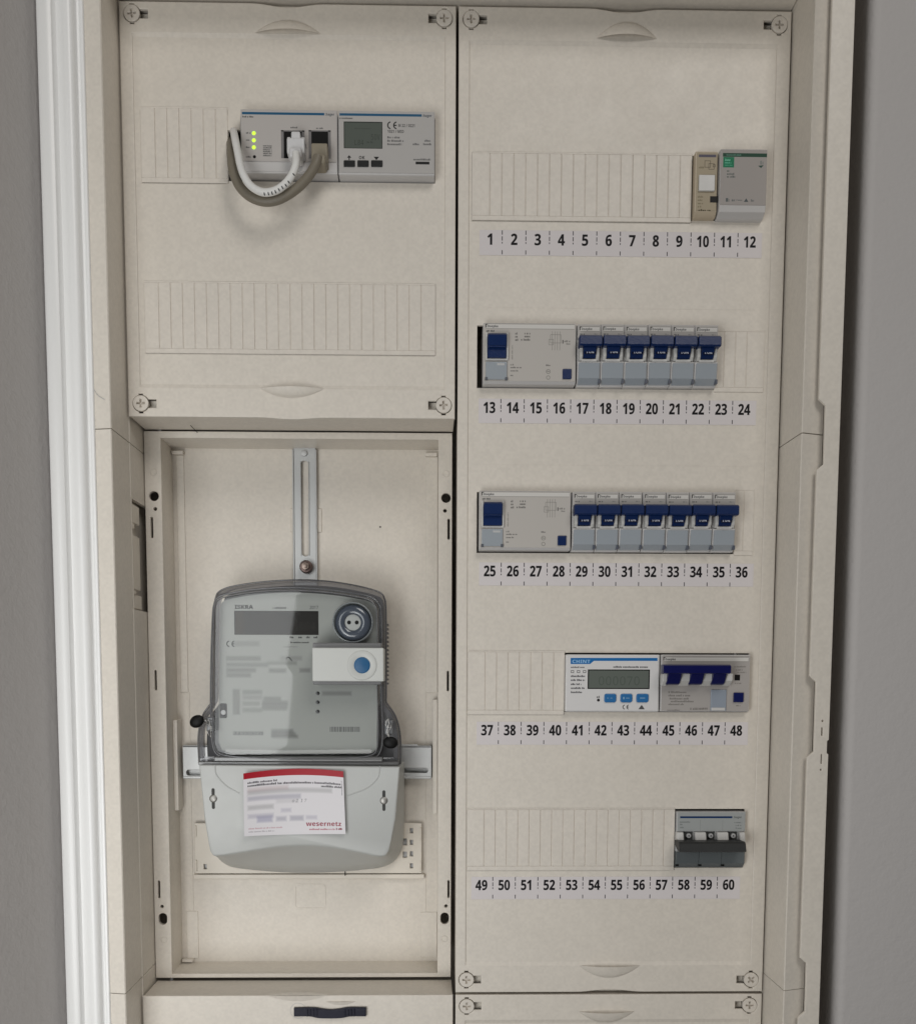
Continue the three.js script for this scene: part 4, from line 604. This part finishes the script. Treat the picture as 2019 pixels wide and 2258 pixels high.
  const seal = (u, v, pts, rz) => {
    const z = -24, p = q(u, v, z + 4);
    const lug = q(pts[0][0], pts[0][1], z); mesh('seal_lug', [rb(lug[0] - 3.4, lug[0] + 3.4, lug[1] - 6, lug[1] + 6, -50, z - 3, 1.4, 3), cyl(lug[0], lug[1] + 1, z - 4, z - 1.5, 2.6, 16, 0.6)], clearLug, t);
    const s = mesh('wire_seal', new THREE.SphereGeometry(1, 28, 16).scale(6.1, 4.9, 2.7).rotateZ(rz).translate(p[0], p[1], z + 4), M.black, t);
    mesh('seal_wire', [tube(pts.map(([a, b], i) => [...q(a, b, z + (i % 2 ? 1.5 : 0)), z + (i % 2 ? 1.5 : 0)]), 0.35, 40, 6)], wire, s);
  };
  seal(100, 1020, [[180, 1040], [150, 1010], [120, 1015], [195, 1060], [170, 1090], [190, 1120], [175, 1010], [155, 1045]], 0.55);
  seal(1340, 1156, [[1328, 1060], [1326, 1000], [1310, 1050], [1345, 1050], [1325, 1090], [1335, 1130], [1318, 1095], [1330, 1030]], -0.1);
}
// customer card stuck on the terminal cover
{
  const z0 = -14.6, w = 81, h = 52, tl = at('CARD', 226, 262, -9), br = at('CARD', 1588, 1098, -9), C = (u, v) => { const p = at('CARD', u, v, -9); return [(p[0] - tl[0]) / (br[0] - tl[0]) * w, (tl[1] + 2.6 - p[1]) / (tl[1] + 2.6 - br[1]) * h]; };
  const tex = canvasTex(w, h, 12, (g) => {
    g.fillStyle = '#dcd9dc'; g.fillRect(0, 0, w, h); g.fillStyle = '#a3061f'; g.fillRect(0, 0, w, 5);
    let p = [3, 7.6]; micro(g, p[0], p[1], 23, 1.6, '#3c3a3e'); micro(g, 3, 10, 76, 1.7, '#3c3a3e', 0.85); micro(g, 62, 12.6, 17, 1.6, '#3c3a3e', 0.9);
    const smear = (x, y, l, s, a, c = '#55535c') => { for (let i = 0; i < 7; i++) { g.globalAlpha = a / 7; g.fillStyle = c; const k = i * 0.3; g.fillRect(x - k, y - k, l + 2 * k, s + 2 * k); } g.globalAlpha = 1; };
    smear(4, 13.6, 30, 1.6, 0.2, '#a06068'); smear(4, 16, 66, 1.6, 0.26); smear(4, 20.8, 40, 1.6, 0.3); smear(26, 24.4, 16, 1.4, 0.16); smear(4, 28.2, 18, 1.6, 0.26); smear(30, 32, 6, 1, 0.2); smear(4, 35.4, 18, 1.4, 0.2); smear(11, 37.4, 10, 3, 0.34, '#4c5078'); smear(26, 38.4, 6, 1.6, 0.28); smear(37, 38, 9, 2, 0.34, '#4c4e66'); smear(50, 38, 7, 1, 0.2);
    text(g, 'o 2  1 7', 37.5, 26.4, 3.6, '#6c6a70', { style: 'italic', font: 'serif' });
    text(g, 'wesernetz', w - 3.2, 45.4, 5.1, '#8c0f2c', { align: 'right', sx: 1.14 }); micro(g, 51.5, 47.4, 21, 1.3, '#a04050', 0.75); micro(g, 73.4, 47, 5, 1.6, '#7c1028', 1);
    micro(g, 3.4, 45.4, 27, 1.2, '#b07c86', 0.6); micro(g, 3.4, 48, 20, 1.2, '#908890', 0.6);
    g.save(); g.translate(79.6, 8); g.rotate(Math.PI / 2); micro(g, 0, 0, 12, 0.7, '#55525a', 0.7); g.restore();
  });
  const surf = (u, v, d) => { const s = 2 * u - 1, x = tl[0] + (br[0] - tl[0]) * u + (u > 0.5 ? -1.6 * v * (u - 0.5) * 2 : 0), yt = tl[1] - 0.3 + 2.9 * (1 - Math.pow(Math.abs(2 * u - 1.1), 1.9) * 0.9) + (u - 0.5) * 0.5, yb = br[1] - 1.0 + u * 1.4; return [x, yb + (yt - yb) * v, z0 + 1.2 + 5.2 * s * s * (s < 0 ? 1 : 0.55) + d]; };
  single('meter_card', [grid(30, 12, (u, v) => surf(u, v, 0.15)), grid(30, 12, (u, v) => surf(u, v, -0.15))], printMat(tex, { roughness: 0.4 }), 'white printed card with red head stripe stuck on the meter', 'card', [-129, br[1], -14], null, { keep: true });
}
renderer.render(scene, camera);
